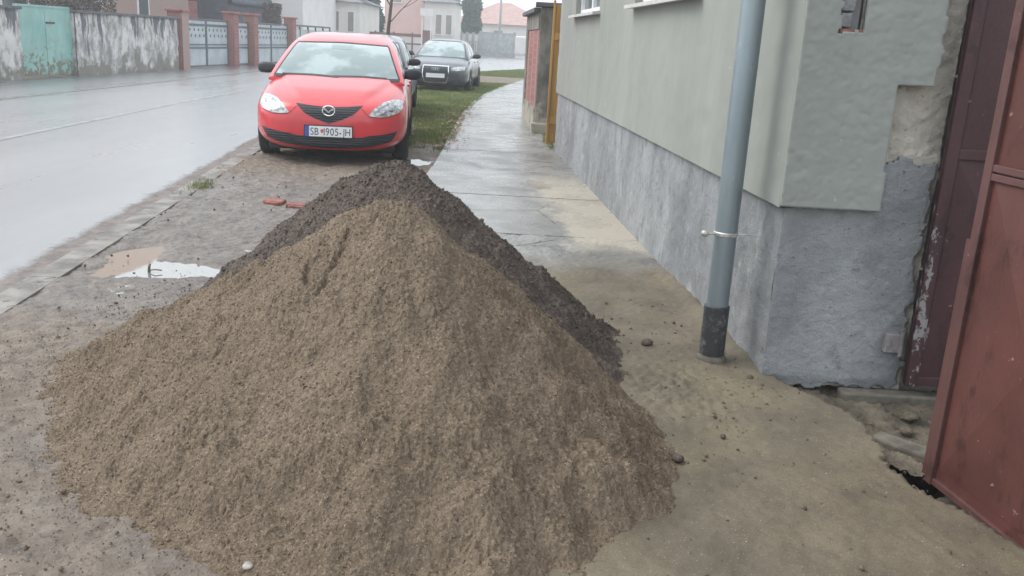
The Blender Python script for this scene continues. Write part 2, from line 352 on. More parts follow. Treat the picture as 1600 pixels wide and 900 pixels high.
M['lampinner'] = simple('headlight_reflector', (.34, .35, .36), .2, .3, 20, metallic=.7)
M['tyre'] = simple('tyre_rubber', (.018, .018, .019), .8, .2, 30)
M['rim'] = simple('alloy_rim', (.5, .51, .52), .35, .1, metallic=.7)
M['platew'] = simple('number_plate_white', (.75, .76, .78), .4, .04)
M['plateb'] = simple('plate_blue', (.03, .08, .35), .4, .05)
M['ink'] = simple('plate_ink', (.03, .03, .035), .5, .05)
M['redink'] = simple('plate_shield_red', (.6, .08, .08), .5, .05)
M['amber'] = simple('amber_indicator', (.8, .35, .05), .3, .05)

# ============================================================ SETTING
# plan lines ----------------------------------------------------
def kerb_x(y):      # road edge on the near side
    y = np.asarray(y, float)
    k = [(-30, .52), (11.75, -3.45), (18, -4.0), (24, -4.15), (30, -3.9), (36, -3.25), (43, -2.2), (50, -.4), (58, 2.6), (66, 6.8), (80, 16), (110, 45)]
    return np.interp(y, [a for a, _ in k], [b for _, b in k])
def opp_x(y):
    k = [(-30, -9.5), (16, -9.4), (32, -9.3), (45, -8.9), (60, -7.5), (75, -4.5), (90, 1.5), (110, 16), (130, 34)]
    return np.interp(y, [a for a, _ in k], [b for _, b in k])
def walk_x(y):      # verge edge of the pavement
    k = [(-6, -.2), (4.5, -.35), (6, -.8), (8, -.98), (12, -1.04), (18, -1.2), (22, -1.2), (27, -1.0), (32, -.6), (37, -.1), (45, 1.1), (60, 6)]
    return np.interp(y, [a for a, _ in k], [b for _, b in k])
def wall_x(y): return 1.2-.081*(np.asarray(y, float)-4.0)
def strip(name, fa, fb, ys, z, mat, nx=6, bumpf=None):
    ys = np.asarray(ys, float); a = np.array([fa(y) for y in ys], float); b = np.array([fb(y) for y in ys], float)
    t = np.linspace(0, 1, nx)[None, :]; X = a[:, None]*(1-t)+b[:, None]*t; Y = np.repeat(ys[:, None], nx, 1); Z = np.full_like(X, z)
    if bumpf is not None: Z = Z+bumpf(X, Y)
    return mesh_np(name, np.stack([X, Y, Z], -1).reshape(-1, 3), gridF(len(ys), nx), mat)
# ground with a small washed-out pit under the gate
xs = np.unique(np.concatenate([[-900, -300, -80, -30, -14, -10], np.linspace(-6, 1.2, 12), np.linspace(1.2, 2.1, 24), [2.5, 4, 8, 20, 60, 300, 900]]))
ysv = np.unique(np.concatenate([[-300, -60, -20, -6, 0, 1.5], np.linspace(2.4, 3.6, 25), [4.4, 6, 10, 20, 40, 70, 120, 300, 1200]]))
XX, YY = np.meshgrid(xs, ysv)
ZZ = np.full_like(XX, -.07) - .7*np.exp(-(((XX-1.58)/.30)**2+((YY-3.10)/.30)**2)**2)
tag(mesh_np('ground', np.stack([XX, YY, ZZ], -1).reshape(-1, 3), gridF(*XX.shape), M['ground'], smooth=False), kind='structure')
ys_road = np.concatenate([np.arange(-30, 30, 2), np.arange(30, 112, 2)])
tag(strip('road', lambda y: opp_x(y)-.4, kerb_x, ys_road, 0, M['asphalt'], 14, lambda X, Y: -.006+.002*np.sin(X*.7)), kind='structure')
tag(strip('lane_line', lambda y: (opp_x(y)+kerb_x(y))/2-.06, lambda y: (opp_x(y)+kerb_x(y))/2+.06, np.arange(-10, 23, 1.), -.001, M['paint_line'], 3), kind='structure')
tag(strip('gutter', lambda y: kerb_x(y)-.42, lambda y: kerb_x(y)+.01, np.arange(-4, 18, .15), .007, M['gutter'], 4,
          lambda X, Y: .003*np.sin(X*23+Y*7)), kind='structure')
# opposite pavement with its kerb
def left_x(y): return np.interp(y, [-30, 20, 31, 46, 70, 100, 130], [-12.5, -12.1, -11.45, -10.2, -8.9, -2.5, 20])
tag(strip('opposite_kerb', lambda y: opp_x(y)-.14, lambda y: opp_x(y)+.02, ys_road, -.001, M['kerb'], 2), kind='structure')
tag(strip('opposite_pavement', left_x, lambda y: opp_x(y)-.14, ys_road, .0005, M['asphalt'], 4), kind='structure')
# near kerb stones, nearly flush
kb = MB(); y = -5.0
while y < 31:
    p = Vector((float(kerb_x(y+.003)), y+.003)); q = Vector((float(kerb_x(y+.997)), y+.997)); dz = random.uniform(-.006, .006)
    kb.obox(p, q, .17, -.05,   .034, off=-.085, bev=.003); y += 1.0
tag(kb.build('kerb', M['kerb']), kind='structure')

# pile plan shapes (used to keep other things clear) -------------
def radial(theta, tab):
    a = np.array([t for t, _ in tab]+[tab[0][0]+360.]); v = np.array([k for _, k in tab]+[tab[0][1]])
    th = (np.degrees(theta)-a[0]) % 360+a[0]
    i = np.clip(np.searchsorted(a, th, 'right')-1, 0, len(a)-2); t = (th-a[i])/(a[i+1]-a[i]); t = t*t*(3-2*t)
    return v[i]*(1-t)+v[i+1]*t
PILES = {}
def pile(name, cx, cy, H, tab, cell, mat, seed, rnd, amp, cracks=(), shoulder=()):
    Rm = max(v for _, v in tab)*1.12; n = int(2*Rm/cell)
    ax = np.linspace(-Rm, Rm, n); X, Y = np.meshgrid(ax, ax); th = np.arctan2(Y, X); r = np.hypot(X, Y)
    wob = fnoise(n, n, cell, .25, .9, seed+5)*.022+fnoise(n, n, cell, .05, .25, seed+6)*.007
    Rr = radial(th, tab)*(1+wob)
    q = r/Rr
    h = H*(1-np.sqrt(q*q+rnd*rnd))/(1-rnd)+.0
    h = np.where(h < .13, .13*np.exp((h-.13)/.13), h)-.035        # soft toe
    for (sx, sy, sr, sh) in shoulder: h = h+sh*np.exp(-((X-sx)**2+(Y-sy)**2)/sr**2)
    body = sstep(.0, .10, h)
    big = fnoise(n, n, cell, .12, .7, seed)*.017+fnoise(n, n, cell, .05, .2, seed+30)*.0022
    med = fnoise(n, n, cell, .022, .12, seed+1, power=.6)
    fin = fnoise(n, n, cell, .007, .03, seed+2, power=.2)
    vf = fnoise(n, n, cell, .004, .012, seed+3, power=0)
    lump = sstep(-.3, 1.6, fnoise(n, n, cell, .1, .5, seed+4))
    h = h+(.7*big+amp*(.0018+.0024*lump)*med)*body+amp*(.0011+.0018*lump)*fin*sstep(-.02, .03, h)+amp*.0010*vf*sstep(-.02, .02, h)+.004*fnoise(n, n, cell, .03, .15, seed+8)*sstep(.07, .0, h)*sstep(-.03, .0, h)
    for pts, wd, dp in cracks:
        d = np.full_like(X, 9.)
        for (x0, y0), (x1, y1) in zip(pts[:-1], pts[1:]):
            dx, dy = x1-x0, y1-y0; t = np.clip(((X-cx-x0+cx)*dx+(Y-cy-y0+cy)*dy)/(dx*dx+dy*dy), 0, 1)
            d = np.minimum(d, np.hypot(X-x0-t*dx, Y-y0-t*dy)+.004*med)
        h = h-dp*np.exp(-(d/wd)**2)
    PILES[name] = (cx, cy, tab)
    keep = h > -.02
    X2 = X+amp*.0016*fnoise(n, n, cell, .008, .035, seed+21, power=.3)*body; Y2 = Y+amp*.0016*fnoise(n, n, cell, .008, .035, seed+22, power=.3)*body
    V = np.stack([X2+cx, Y2+cy, h], -1).reshape(-1, 3); V, F = compact(V, gridF(n, n, keep))
    V[:, 2] = np.maximum(V[:, 2], -.045)
    return mesh_np(name, V, F, mat), (ax, h, cx, cy)
TAN = [(0, 1.14), (35, 1.02), (70, 1.0), (100, 1.15), (140, 1.68), (165, 1.66), (185, 1.37), (205, 1.28), (225, 1.25), (250, 1.24), (270, 1.36), (295, 1.42), (325, 1.27)]
o, TF = pile('sand_pile', -.45, 3.38, .915, TAN, .0042, M['sand'], 11, .085, 1.0,
     cracks=[([(-.17, -.10), (-.19, -.22), (-.225, -.34)], .012, .03), ([(-.30, -.20), (-.285, -.30)], .011, .028), ([(-.55, -.35), (-.58, -.45)], .012, .02), ([(.10, -.35), (.13, -.47)], .010, .012), ([(-.42, -.02), (-.50, -.08)], .010, .015)])
tag(o, 'large heap of tan building sand in front of the darker soil heap', 'sand pile')
DRK = [(0, 1.28), (30, 1.2), (60, 1.15), (90, 1.15), (130, 1.25), (160, 1.32), (180, 1.18), (205, 1.0), (240, 1.1), (300, 1.3), (330, 1.35)]
o, DF = pile('soil_pile', -.62, 4.35, .935, DRK, .0055, M['topsoil'], 31, .11, 1.5)
tag(o, 'dark brown soil heap rising behind the tan sand pile', 'soil pile')
ICO = bmesh.new(); bmesh.ops.create_icosphere(ICO, subdivisions=1, radius=1); IV = np.array([v.co[:] for v in ICO.verts]); IF = np.array([[v.index for v in f_.verts] for f_ in ICO.faces]); ICO.free()
def crumbs(name, field, n, sizes, mat, parent, seed, hmin=.0, sink=.25, hmax=9., floor=-9.):
    ax, h, cx, cy = field; g_ = np.random.default_rng(seed); m = len(ax); cand = np.argwhere((h > hmin+g_.exponential(.012, h.shape)*(floor > 0)) & (h < hmax)); P = cand[g_.integers(0, len(cand), n)]
    s = np.exp(g_.normal(math.log(sizes[0]), sizes[1], n)).clip(.0015, sizes[2]); V = IV[None]*(1+g_.uniform(-.3, .3, (n, 12, 1)))*g_.uniform(.7, 1.25, (n, 1, 3))*s[:, None, None]
    a = g_.uniform(0, 6.28, n); ca, sa = np.cos(a)[:, None], np.sin(a)[:, None]; x, y = V[..., 0]*ca-V[..., 1]*sa, V[..., 0]*sa+V[..., 1]*ca
    V = np.stack([x+(ax[P[:, 1]]+cx)[:, None], y+(ax[P[:, 0]]+cy)[:, None], V[..., 2]+(np.maximum(h[P[:, 0], P[:, 1]], floor)+s*sink)[:, None]], -1).reshape(-1, 3)
    F = (IF[None]+12*np.arange(n)[:, None, None]).reshape(-1, 3); o = mesh_np(name, V, F, mat, parent, False); o['kind'] = 'stuff'; return o
crumbs('sand_clumps', TF, 42000, (.0020, .42, .008), M['sand'], bpy.data.objects['sand_pile'], 5)
crumbs('soil_clumps', DF, 28000, (.0026, .55, .014), M['topsoil'], bpy.data.objects['soil_pile'], 6)
crumbs('sand_spill', TF, 5200, (.0021, .45, .008), M['sand'], bpy.data.objects['sand_pile'], 7, -.034, .2, .03, .034)
crumbs('soil_spill', DF, 1300, (.0024, .5, .012), M['topsoil'], bpy.data.objects['soil_pile'], 8, -.034, .2, .03, .034)
def pile_h(x, y):
    z = -1.
    for ax, h, cx, cy in (TF, DF):
        i = (x-cx-ax[0])/(ax[1]-ax[0]); j = (y-cy-ax[0])/(ax[1]-ax[0])
        if 0 <= i < len(ax)-1 and 0 <= j < len(ax)-1: z = max(z, float(h[int(j), int(i)]))
    return z
# mud lot ---------------------------------------------------------
PUD = [(-2.47, 5.66, .15, .55, -6, .045), (-2.14, 5.38, .30, .20, 0, .045), (-1.28, 10.9, .22, .35, 0, .03), (-2.0, 7.9, .5, .5, 0, .012)]
def mud_h(X, Y, seed=51, cell=.02):
    ny, nx = X.shape
    z = .026+fnoise(ny, nx, cell, .25, 1.2, seed)*.006+fnoise(ny, nx, cell, .05, .2, seed+1)*.0036+fnoise(ny, nx, cell, .03, .07, seed+2, power=0)*.0025
    for (px, py, a, b, rot, dp) in PUD:
        c_, s_ = math.cos(R(rot)), math.sin(R(rot)); dx = (X-px)*c_-(Y-py)*s_; dy = (X-px)*s_+(Y-py)*c_
        z -= dp*np.exp(-((dx/a)**2+(dy/b)**2)**1.5)
    # tyre ruts along the kerb
    z -= .012*np.exp(-((X+2.0+.085*(Y-8))/.12)**2)*sstep(7, 9, Y)
    return z
xs = np.arange(-3.75, 0.0, .02); ysv = np.arange(.3, 14.2, .02); XX, YY = np.meshgrid(xs, ysv)
ZZ = mud_h(XX, YY); kx = kerb_x(YY); wx = walk_x(YY)
keep = (XX > kx+.0) & (XX < wx+.12)
XX = np.clip(XX, kx+.0, wx+.12)
V, F = compact(np.stack([XX, YY, ZZ], -1).reshape(-1, 3), gridF(*XX.shape, keep))
tag(mesh_np('mud_lot', V, F, M['mud']), kind='structure')
def blob(name, cx, cy, a, b, rot, z, mat, seed):
    rg = random.Random(seed); ph = [rg.uniform(0, 6) for _ in range(4)]; n = 60; pts = []
    for i in range(n):
        t = i/n*2*math.pi; k = 1+.12*math.sin(2*t+ph[0])+.08*math.sin(3*t+ph[1])+.06*math.sin(5*t+ph[2])
        x, y = a*k*math.cos(t), b*k*math.sin(t); c_, s_ = math.cos(R(-rot)), math.sin(R(-rot)); pts.append((cx+x*c_-y*s_, cy+x*s_+y*c_, z))
    return MB().poly(pts).build(name, mat)
tag(blob('puddle', -2.14, 5.50, .50, .80, 0, .0095, M['mixwater'], 1), kind='structure')
tag(blob('puddle', -1.28, 10.9, .3, .5, 0, .014, M['water'], 3), kind='structure')
# verge soil + grass
vg = strip('verge', kerb_x, lambda y: walk_x(y)+.1, np.arange(14.0, 60, .5), .022, M['verge_soil'], 12, lambda X, Y: .012*np.sin(X*5+Y*2)+.01*np.sin(X*2-Y*3))
tag(vg, kind='structure')
tag(strip('worn_path', kerb_x, lambda y: walk_x(y)+.1, np.arange(32.5, 38.5, .5), .05, M['ground'], 6), kind='structure')
def blades(name, pts, h0, h1, mat):
    n = len(pts); p = np.array(pts); a = rng.uniform(0, 2*np.pi, n); h = rng.uniform(h0, h1, n); wd = rng.uniform(.002, .005, n)*(1+p[:, 1]/25)
    d = np.stack([np.cos(a), np.sin(a), np.zeros(n)], 1)*wd[:, None]; lean = rng.normal(0, .35, (n, 2))*h[:, None]
    t = p.copy(); t[:, 0] += lean[:, 0]; t[:, 1] += lean[:, 1]; t[:, 2] += h
    V = np.stack([p-d, p+d, t], 1).reshape(-1, 3); return mesh_np(name, V, np.arange(3*n).reshape(-1, 3), mat, smooth=False)
gp = []
gn = fnoise(600, 200, .1, .5, 3, 77)
while len(gp) < 110000:
    y = 11.9+rng.random()**1.4*40; k0, k1 = float(kerb_x(y)), float(walk_x(y)); x = rng.uniform(k0, k1+.1)
    if 32.5 < y < 38.2: continue
    if y < 17 and x < -1.62-.08*(y-13)+rng.normal(0, .06): continue
    if y < 12.6 and rng.random() > (y-11.9)/.7: continue
    v = gn[int((y-11) * 10) % 600, int((x+6)*10) % 200]
    if v < -.75 and rng.random() > .25: continue
    gp.append((x, y, .02))
for _ in range(260):      # tufts against the kerb
    gp.append((rng.normal(-2.98, .05), rng.normal(8.35, .18), .02))
tag(blades('grass', gp, .02, .07, M['grass']), 'short green grass with worn patches between the parked cars and the pavement', 'grass', kind='stuff')
lb = MB()
for i in range(230):
    y = 12.2+random.random()*9; x = float(walk_x(y))+random.gauss(.08, .13); s = random.uniform(.02, .045); a = random.uniform(0, 6.28); z = .05+random.random()*.02
    lb.poly([(x+s*math.cos(a+k*1.57)*(1 if k % 2 else .6), y+s*math.sin(a+k*1.57)*(1 if k % 2 else .6), z+random.uniform(0, .02)) for k in range(4)])
tag(lb.build('fallen_leaves', M['leaf']), 'dead brown leaves littering the edge between grass and pavement', 'fallen leaves', kind='stuff')

# pavement slabs beyond, one apron near the gate ------------------
sb = bmesh.new(); joints = [6.9, 8.68, 10.4, 12.2, 13.5, 15.0, 16.6, 18.3, 20.2, 22, 24, 26, 28.2, 30.5, 33, 36, 39, 42, 46]
for ya, yb in zip(joints[:-1], joints[1:]):
    ya += .008; yb -= .008; ti = [random.uniform(-.004, .004) for _ in range(4)]; tz = .045
    nseg = 6; top = []
    for yy in (ya, yb):
        top.append([(float(walk_x(yy))*(1-k/nseg)+k/nseg*float(wall_x(yy) if yy < 12.8 else wall_x(12.8)+np.interp(yy, [12.8, 27, 46], [0, .6, 4.5])), yy) for k in range(nseg+1)])
    vt = [[sb.verts.new((x+random.uniform(-.012, .012)*(k == 0), y_, tz+ti[j*2]*(1-k/nseg)+ti[j*2+1]*k/nseg)) for k, (x, y_) in enumerate(row)] for j, row in enumerate(top)]
    vb = [[sb.verts.new((v.co.x, v.co.y, -.06)) for v in row] for row in vt]
    for k in range(nseg): sb.faces.new((vt[0][k], vt[0][k+1], vt[1][k+1], vt[1][k]))
    for k in range(nseg): sb.faces.new((vb[0][k], vb[0][k+1], vt[0][k+1], vt[0][k])); sb.faces.new((vt[1][k], vt[1][k+1], vb[1][k+1], vb[1][k]))
    sb.faces.new((vb[1][0], vb[0][0], vt[0][0], vt[1][0]))
mb = MB(); mb.bm.free(); mb.bm = sb
tag(mb.build('pavement', M['slab']), kind='structure')
# apron: fine sheet, edge broken toward the gate
cell = .014; xs = np.arange(-.6, 2.1, cell); ysv = np.arange(-.6, 6.9, cell); XX, YY = np.meshgrid(xs, ysv)
ZZ = .045+fnoise(*XX.shape, cell, .2, 1., 61)*.003+fnoise(*XX.shape, cell, .03, .12, 62, power=.3)*.0016
edge = np.interp(YY, [1.9, 2.3, 2.6, 2.85, 3.1, 3.3, 3.55, 3.8, 3.98, 4.3], [1.86, 1.75, 1.63, 1.52, 1.435, 1.47, 1.46, 1.36, 1.22, 1.22])
edge = edge+fnoise(*XX.shape, cell, .08, .4, 63)*.012
edge = np.where(YY > 4.0, wall_x(YY)+.01, edge); edge = np.where(YY < 1.9, 2.05, edge)
# silt and spilt soil hugging the plinth and the foot of the heap
dw = wall_x(YY)-XX; ZZ += .03*np.exp(-(dw/.07)**2)*sstep(3.9, 4.3, YY)*sstep(6.5, 5.2, YY)
sp = np.exp(-(((XX-.72)/.22)**2+((YY-3.75)/.38)**2)); ZZ += sp*(.012+.008*fnoise(*XX.shape, cell, .03, .1, 64, power=.2))
keep = (XX < edge) & (XX > walk_x(YY))
V, F = compact(np.stack([XX, YY, ZZ], -1).reshape(-1, 3), gridF(*XX.shape, keep))
ap = mesh_np('apron', V, F, M['slab']); tag(ap, kind='structure')
md = ap.modifiers.new('thick', 'SOLIDIFY'); md.thickness = .07; md.offset = -1
# rubble soil in the gateway
cell = .014; xs = np.arange(1.15, 3.6, cell); ysv = np.arange(.5, 4.1, cell); XX, YY = np.meshgrid(xs, ysv)
ZZ = -.03+fnoise(*XX.shape, cell, .15, .6, 71)*.010+fnoise(*XX.shape, cell, .03, .12, 72, power=.4)*.006
pit = ((XX-1.54)/.16)**2+((YY-3.12)/.125)**2+.22*fnoise(*XX.shape, cell, .06, .3, 73)
V = np.stack([XX, YY, ZZ], -1).reshape(-1, 3); V, F = compact(V, gridF(*XX.shape, pit > 1))
tag(mesh_np('gateway_soil', V, F, M['rubble']), kind='structure')
cr = MB(); k = 0
while k < 750:
    x, y = random.uniform(.4, 1.9), random.uniform(2.2, 5.2)
    if random.random() < .55: x, y = random.gauss(.85, .22), random.gauss(3.9, .5)
    if x > float(wall_x(y))-.02 and y > 3.95 or x > 1.9: continue
    e = float(np.interp(y, [1.9, 2.3, 2.85, 3.3, 3.55, 3.8, 3.98], [1.86, 1.75, 1.56, 1.49, 1.47, 1.36, 1.22]))
    ph = pile_h(x, y)
    if ph > .06: continue
    z = max(.045 if x < e else -.03, ph); s = random.choice([.0015, .002, .002, .003, .003, .004, .007])*random.uniform(.8, 1.3); cr.ico((x, y, z+s*.4), s, 1, .3); k += 1
for i in range(420):
    x, y = random.uniform(-2.9, -1.2), random.uniform(2.0, 9.5)
    if i % 3 == 0: x, y = random.uniform(-1.7, -.3), random.uniform(2.05, 3.0)
    if pile_h(x, y) > .05 or x < kerb_x(y)+.1: continue
    s = random.choice([.002, .0025, .004, .008])*random.uniform(.8, 1.4); cr.ico((x, y, .03+s*.3), s, 1, .3)
tag(cr.build('soil_crumbs', M['crumb']), 'dark soil crumbs scattered around the heaps', 'soil crumbs', kind='stuff')
cr = MB()
for i in range(110):
    x, y = random.choice([(random.uniform(.5, 1.7), random.uniform(2.3, 4)), (random.uniform(-1.9, -.4), random.uniform(2.1, 4.5))]); ph = pile_h(x, y)
    z = max(ph, .045 if x > 0 else .03); s = random.uniform(.001, .003)
    if x > 1.5: continue
    cr.ico((x, y, z+s*.4), s, 1, .3)
tag(cr.build('pale_grit', M['stone']), 'pale grit sprinkled over sand and ground', 'grit', kind='stuff')
def clod(x, y, s, label, mat='topsoil', z=.045, flat=.7, name='soil_clod', cat='soil clod', grp='loose lumps near the heap', sub=3):
    b = MB(); b.ico((0, 0, 0), s, sub, .12, flat); o = b.build(name, M[mat], smooth=True)
    me = o.data; rg = random.Random(int(x*1000)); ph = [rg.uniform(0, 9) for _ in range(6)]
    for v in me.vertices:
        c = v.co; k = .18*s*(math.sin(c.x/s*3+ph[0])+math.sin(c.y/s*3.7+ph[1])+math.sin(c.z/s*4+ph[2])); v.co = c*(1+k/s*.5)
    o.location = (x, y, z+s*flat*.6); tag(o, label, cat, grp); return o
clod(.645, 3.02, .022, 'rounded brown soil clod lying on the concrete at the right foot of the sand pile')
clod(.70, 4.33, .03, 'dark soil lump at the right toe of the soil heap near the downpipe')
clod(.86, 3.25, .012, 'small dark clod in the middle of the sandy concrete')
clod(1.13, 3.93, .016, 'small clod in front of the downpipe foot')
clod(-.69, 2.19, .014, 'whitish pebble at the bottom edge of the sand pile', 'stone', .05, name='pebble', cat='pebble')
clod(1.72, 3.58, .035, 'flat stone lump in the rubble under the red gate edge', 'rubble', -.03, .6, name='stone', cat='stone')
clod(1.80, 3.74, .045, 'rough stone by the maroon gate threshold', 'rubble', -.03, .6, name='stone', cat='stone')
tag(MB().tube([(-2.24, 5.32, .0), (-2.24, 5.325, .04), (-2.235, 5.33, .06)], [.010, .009, .006], 8).tube([(-2.24, 5.32, .02), (-2.20, 5.31, .03), (-2.16, 5.32, .025)], .004, 6).build('dry_stub', M['rubble'], smooth=True), 'short dry plant stub poking out of the clear puddle', 'plant stub')
MBp = MB().obox((1.56, 3.50), (1.76, 3.30), .10, -.05, -.005, bev=.012)
tag(MBp.build('concrete_chunk', M['threshold']), 'flat concrete chunk beside the washed-out hole under the gate', 'concrete chunk')
tag(MB().box(1.56, 2.6, 3.90, 3.985, -.06, .012, bev=.01).build('threshold_stone', M['threshold']), 'worn stone threshold below the maroon gate', 'threshold')
for x0, x1, y, lb_ in ((-2.23, -2.05, 7.82, 'left broken red brick piece sunk in the wet mud'), (-2.0, -1.80, 7.70, 'right broken red brick piece sunk in the wet mud')):
    b = MB().box(x0, x1, y-.06, y+.06, .0, .038, rz=R(random.uniform(-8, 8)), piv=((x0+x1)/2, y), bev=.01)
    b.box(x0+.03, x1-.02, y-.11, y-.075, .0, .034, bev=.008)
    tag(b.build('broken_brick', M['redbrick']), lb_, 'brick', 'broken bricks in the mud')

# ============================================================ GREEN HOUSE on the right
EU = Vector((-.081, 1, 0)).normalized(); NO = Vector((-1, -.081, 0)).normalized(); CO = Vector((1.2, 4.0, 0))
def HP(a, d, z): p = CO+EU*a+NO*d; return (p.x, p.y, z)
house = empty('rendered_house', (1.2, 4.0, 0)); tag(house, 'sage green rendered house with grey cement plinth beside the pavement', 'house')
def local(o, e):
    o.parent = e; o.matrix_parent_inverse = Matrix.Translation(-Vector(e.location)); return o
LH = 8.8
WIN = [(1.68, 3.68, 1.84, 3.0), (5.5, 7.3, 1.84, 3.0)]
def facade_sheet(name, a0, a1, z0, z1, d, mat, openings=(), cell=.03, amp=.0015, seed=1, ragged=0):
    na = int((a1-a0)/cell)+1; nz = int((z1-z0)/cell)+1
    A, Z = np.meshgrid(np.linspace(a0, a1, na), np.linspace(z0, z1, nz))
    D = d+fnoise(nz, na, cell, .1, .8, seed)*amp+fnoise(nz, na, cell, .03, .1, seed+1, power=.3)*amp*.6
    keepc = np.ones((nz-1, na-1), bool); Ac = (A[:-1, :-1]+A[1:, 1:])/2; Zc = (Z[:-1, :-1]+Z[1:, 1:])/2
    for o in openings: keepc &= ~((Ac > o[0]) & (Ac < o[1]) & (Zc > o[2]) & (Zc < o[3]))
    if ragged: Z = Z.copy(); Z[0] += ragged*fnoise(3, na, cell, .06, .3, seed+4)[0]
    P = np.stack([CO.x+EU.x*A+NO.x*D, CO.y+EU.y*A+NO.y*D, Z], -1).reshape(-1, 3)
    i = np.arange(nz*na).reshape(nz, na); F = np.stack([i[:-1, :-1], i[:-1, 1:], i[1:, 1:], i[1:, :-1]], -1)[keepc]
    V, F = compact(P, F); return V, F
# inner core so nothing is see-through
core = MB()
inn = 0.16
core.poly([HP(.06, -inn, 0), HP(LH-.02, -inn, 0), HP(LH-.02, -6, 0), HP(.06, -6, 0)], (0, 0, 3.6))
local(core.build('inner_wall', M['curtain']), house)
V, F = facade_sheet('plaster', -.03, LH, .85, 3.6, .03, M['render'], WIN, seed=81)
local(mesh_np('plaster_wall', V, F, M['render']), house)
V, F = facade_sheet('plinth', .0, LH, -.05, .86, .0, M['plinth'], (), .02, .003, 91)
local(mesh_np('plinth', V, F, M['plinth']), house)
b = MB(); b.poly([HP(-.03, .03, .85), HP(LH, .03, .85), HP(LH, -.03, .85), HP(-.03, -.03, .85)]); b.poly([HP(LH, .03, .85), HP(LH, -6, .85), HP(LH, -6, 3.6), HP(LH, .03, 3.6)]); b.poly([HP(LH, 0, -.05), HP(LH, -6, -.05), HP(LH, -6, .85), HP(LH, 0, .85)])
local(b.build('drip_edge', M['render']), house)
for (a0, a1, z0, z1) in WIN:
    fr = MB()
    for (p, q, za, zb) in ((a0, a0+.06, z0, z1), (a1-.06, a1, z0, z1), (a0+.06, a1-.06, z0, z0+.06), (a0+.06, a1-.06, z1-.06, z1), ((a0+a1)/2-.04, (a0+a1)/2+.04, z0+.06, z1-.06)):
        fr.poly([HP(p, -.03, za), HP(q, -.03, za), HP(q, -.09, za), HP(p, -.09, za)], (0, 0, zb-za))
    wn = local(fr.build('window', M['white_frame']), house)
    rv = MB()   # reveals
    rv.poly([HP(a0, .03, z0), HP(a0, -.12, z0), HP(a0, -.12, z1), HP(a0, .03, z1)]); rv.poly([HP(a1, .03, z0), HP(a1, -.12, z0), HP(a1, -.12, z1), HP(a1, .03, z1)])
    rv.poly([HP(a0, .03, z1), HP(a1, .03, z1), HP(a1, -.12, z1), HP(a0, -.12, z1)]); rv.poly([HP(a0, .03, z0), HP(a1, .03, z0), HP(a1, -.12, z0), HP(a0, -.12, z0)])
    o = rv.build('reveal', M['render']); o.parent = wn; 
    gl = MB().poly([HP(a0+.06, -.07, z0+.06), HP(a1-.06, -.07, z0+.06), HP(a1-.06, -.07, z1-.06), HP(a0+.06, -.07, z1-.06)]); o = gl.build('pane', M['glass']); o.parent = wn
    si = MB().poly([HP(a0-.06, .11, z0-.035), HP(a1+.06, .11, z0-.035), HP(a1+.06, -.03, z0-.022), HP(a0-.06, -.03, z0-.022)], (0, 0, .028)); o = si.build('sill', M['sill']); o.parent = wn
# end face (toward the gate): grid in (x, z) at y ~ 4
def endface(name, x0, x1, z0, z1, y, mat, keepf, seed, cell=.012, amp=.002, parent=house, zmod=None, yv=None):
    nx = int((x1-x0)/cell)+1; nz = int((z1-z0)/cell)+1; X, Z = np.meshgrid(np.linspace(x0, x1, nx), np.linspace(z0, z1, nz))
    Yv = y+fnoise(nz, nx, cell, .08, .6, seed)*amp+fnoise(nz, nx, cell, .024, .08, seed+1, power=.3)*amp*.7
    if yv: Yv = Yv+yv(X, Z, nz, nx)
    edge_n = fnoise(nz, nx, cell, .05, .3, seed+2); keep = keepf(X, Z, edge_n)
    i = np.arange(nz*nx).reshape(nz, nx); K = keep[:-1, :-1] & keep[1:, 1:] & keep[1:, :-1] & keep[:-1, 1:]
    F = np.stack([i[:-1, :-1], i[:-1, 1:], i[1:, 1:], i[1:, :-1]], -1)[K]
    V, F = compact(np.stack([X, Yv, Z], -1).reshape(-1, 3), F); o = mesh_np(name, V, F, mat); local(o, parent); return o
NICHE = (1.325, 1.415, 1.62, 1.95)
def kplast(X, Z, e):
    k = (Z > .85) & (X < 1.615-.012*(Z-.87)/.5)
    k |= (Z > 1.405) & (X < 1.765+.004*e)
    k &= ~((X > NICHE[0]+.003*e) & (X < NICHE[1]) & (Z > NICHE[2]+.004*e) & (Z < NICHE[3]))
    return k
o = endface('plaster_wall', 1.17, 1.80, .84, 3.6, 3.965, M['render'], kplast, 101, .009, .0012)
m_ = o.modifiers.new('t', 'SOLIDIFY'); m_.thickness = .034; m_.offset = 0
def kplin(X, Z, e): return (Z < 1.085+.012*e) & (Z > .0+.012*e) & (X < 1.845+.012*e) & ~((Z > .86) & (X < 1.59))
o = endface('plinth', 1.2, 1.88, -.04, 1.12, 4.0, M['plinth'], kplin, 111, .009, .0014, yv=lambda X, Z, nz, nx: .014*sstep(.06, .0, Z)-.010*sstep(.75, .95, Z))
m_ = o.modifiers.new('t', 'SOLIDIFY'); m_.thickness = .02; m_.offset = 0
endface('old_plaster', 1.21, 1.88, .0, 3.6, 4.022, M['cream'], lambda X, Z, e: (X < 1.875+.004*e) & (Z > -.1) & ~((X > 1.31) & (X < 1.42) & (Z > 1.61) & (Z < 1.96)), 121, .012, .004)
b = MB().box(1.31, 1.42, 4.03, 4.12, 1.60, 1.97); local(b.build('niche_back', M['curtain']), house)
b = MB().box(1.327, 1.385, 3.985, 4.025, 1.70, 1.78, bev=.006).box(1.327, 1.385, 3.985, 4.025, 1.79, 1.87, bev=.006).box(1.33, 1.378, 3.99, 4.025, 1.635, 1.692, bev=.005)
local(b.build('cement_block', M['cement_box']), house)
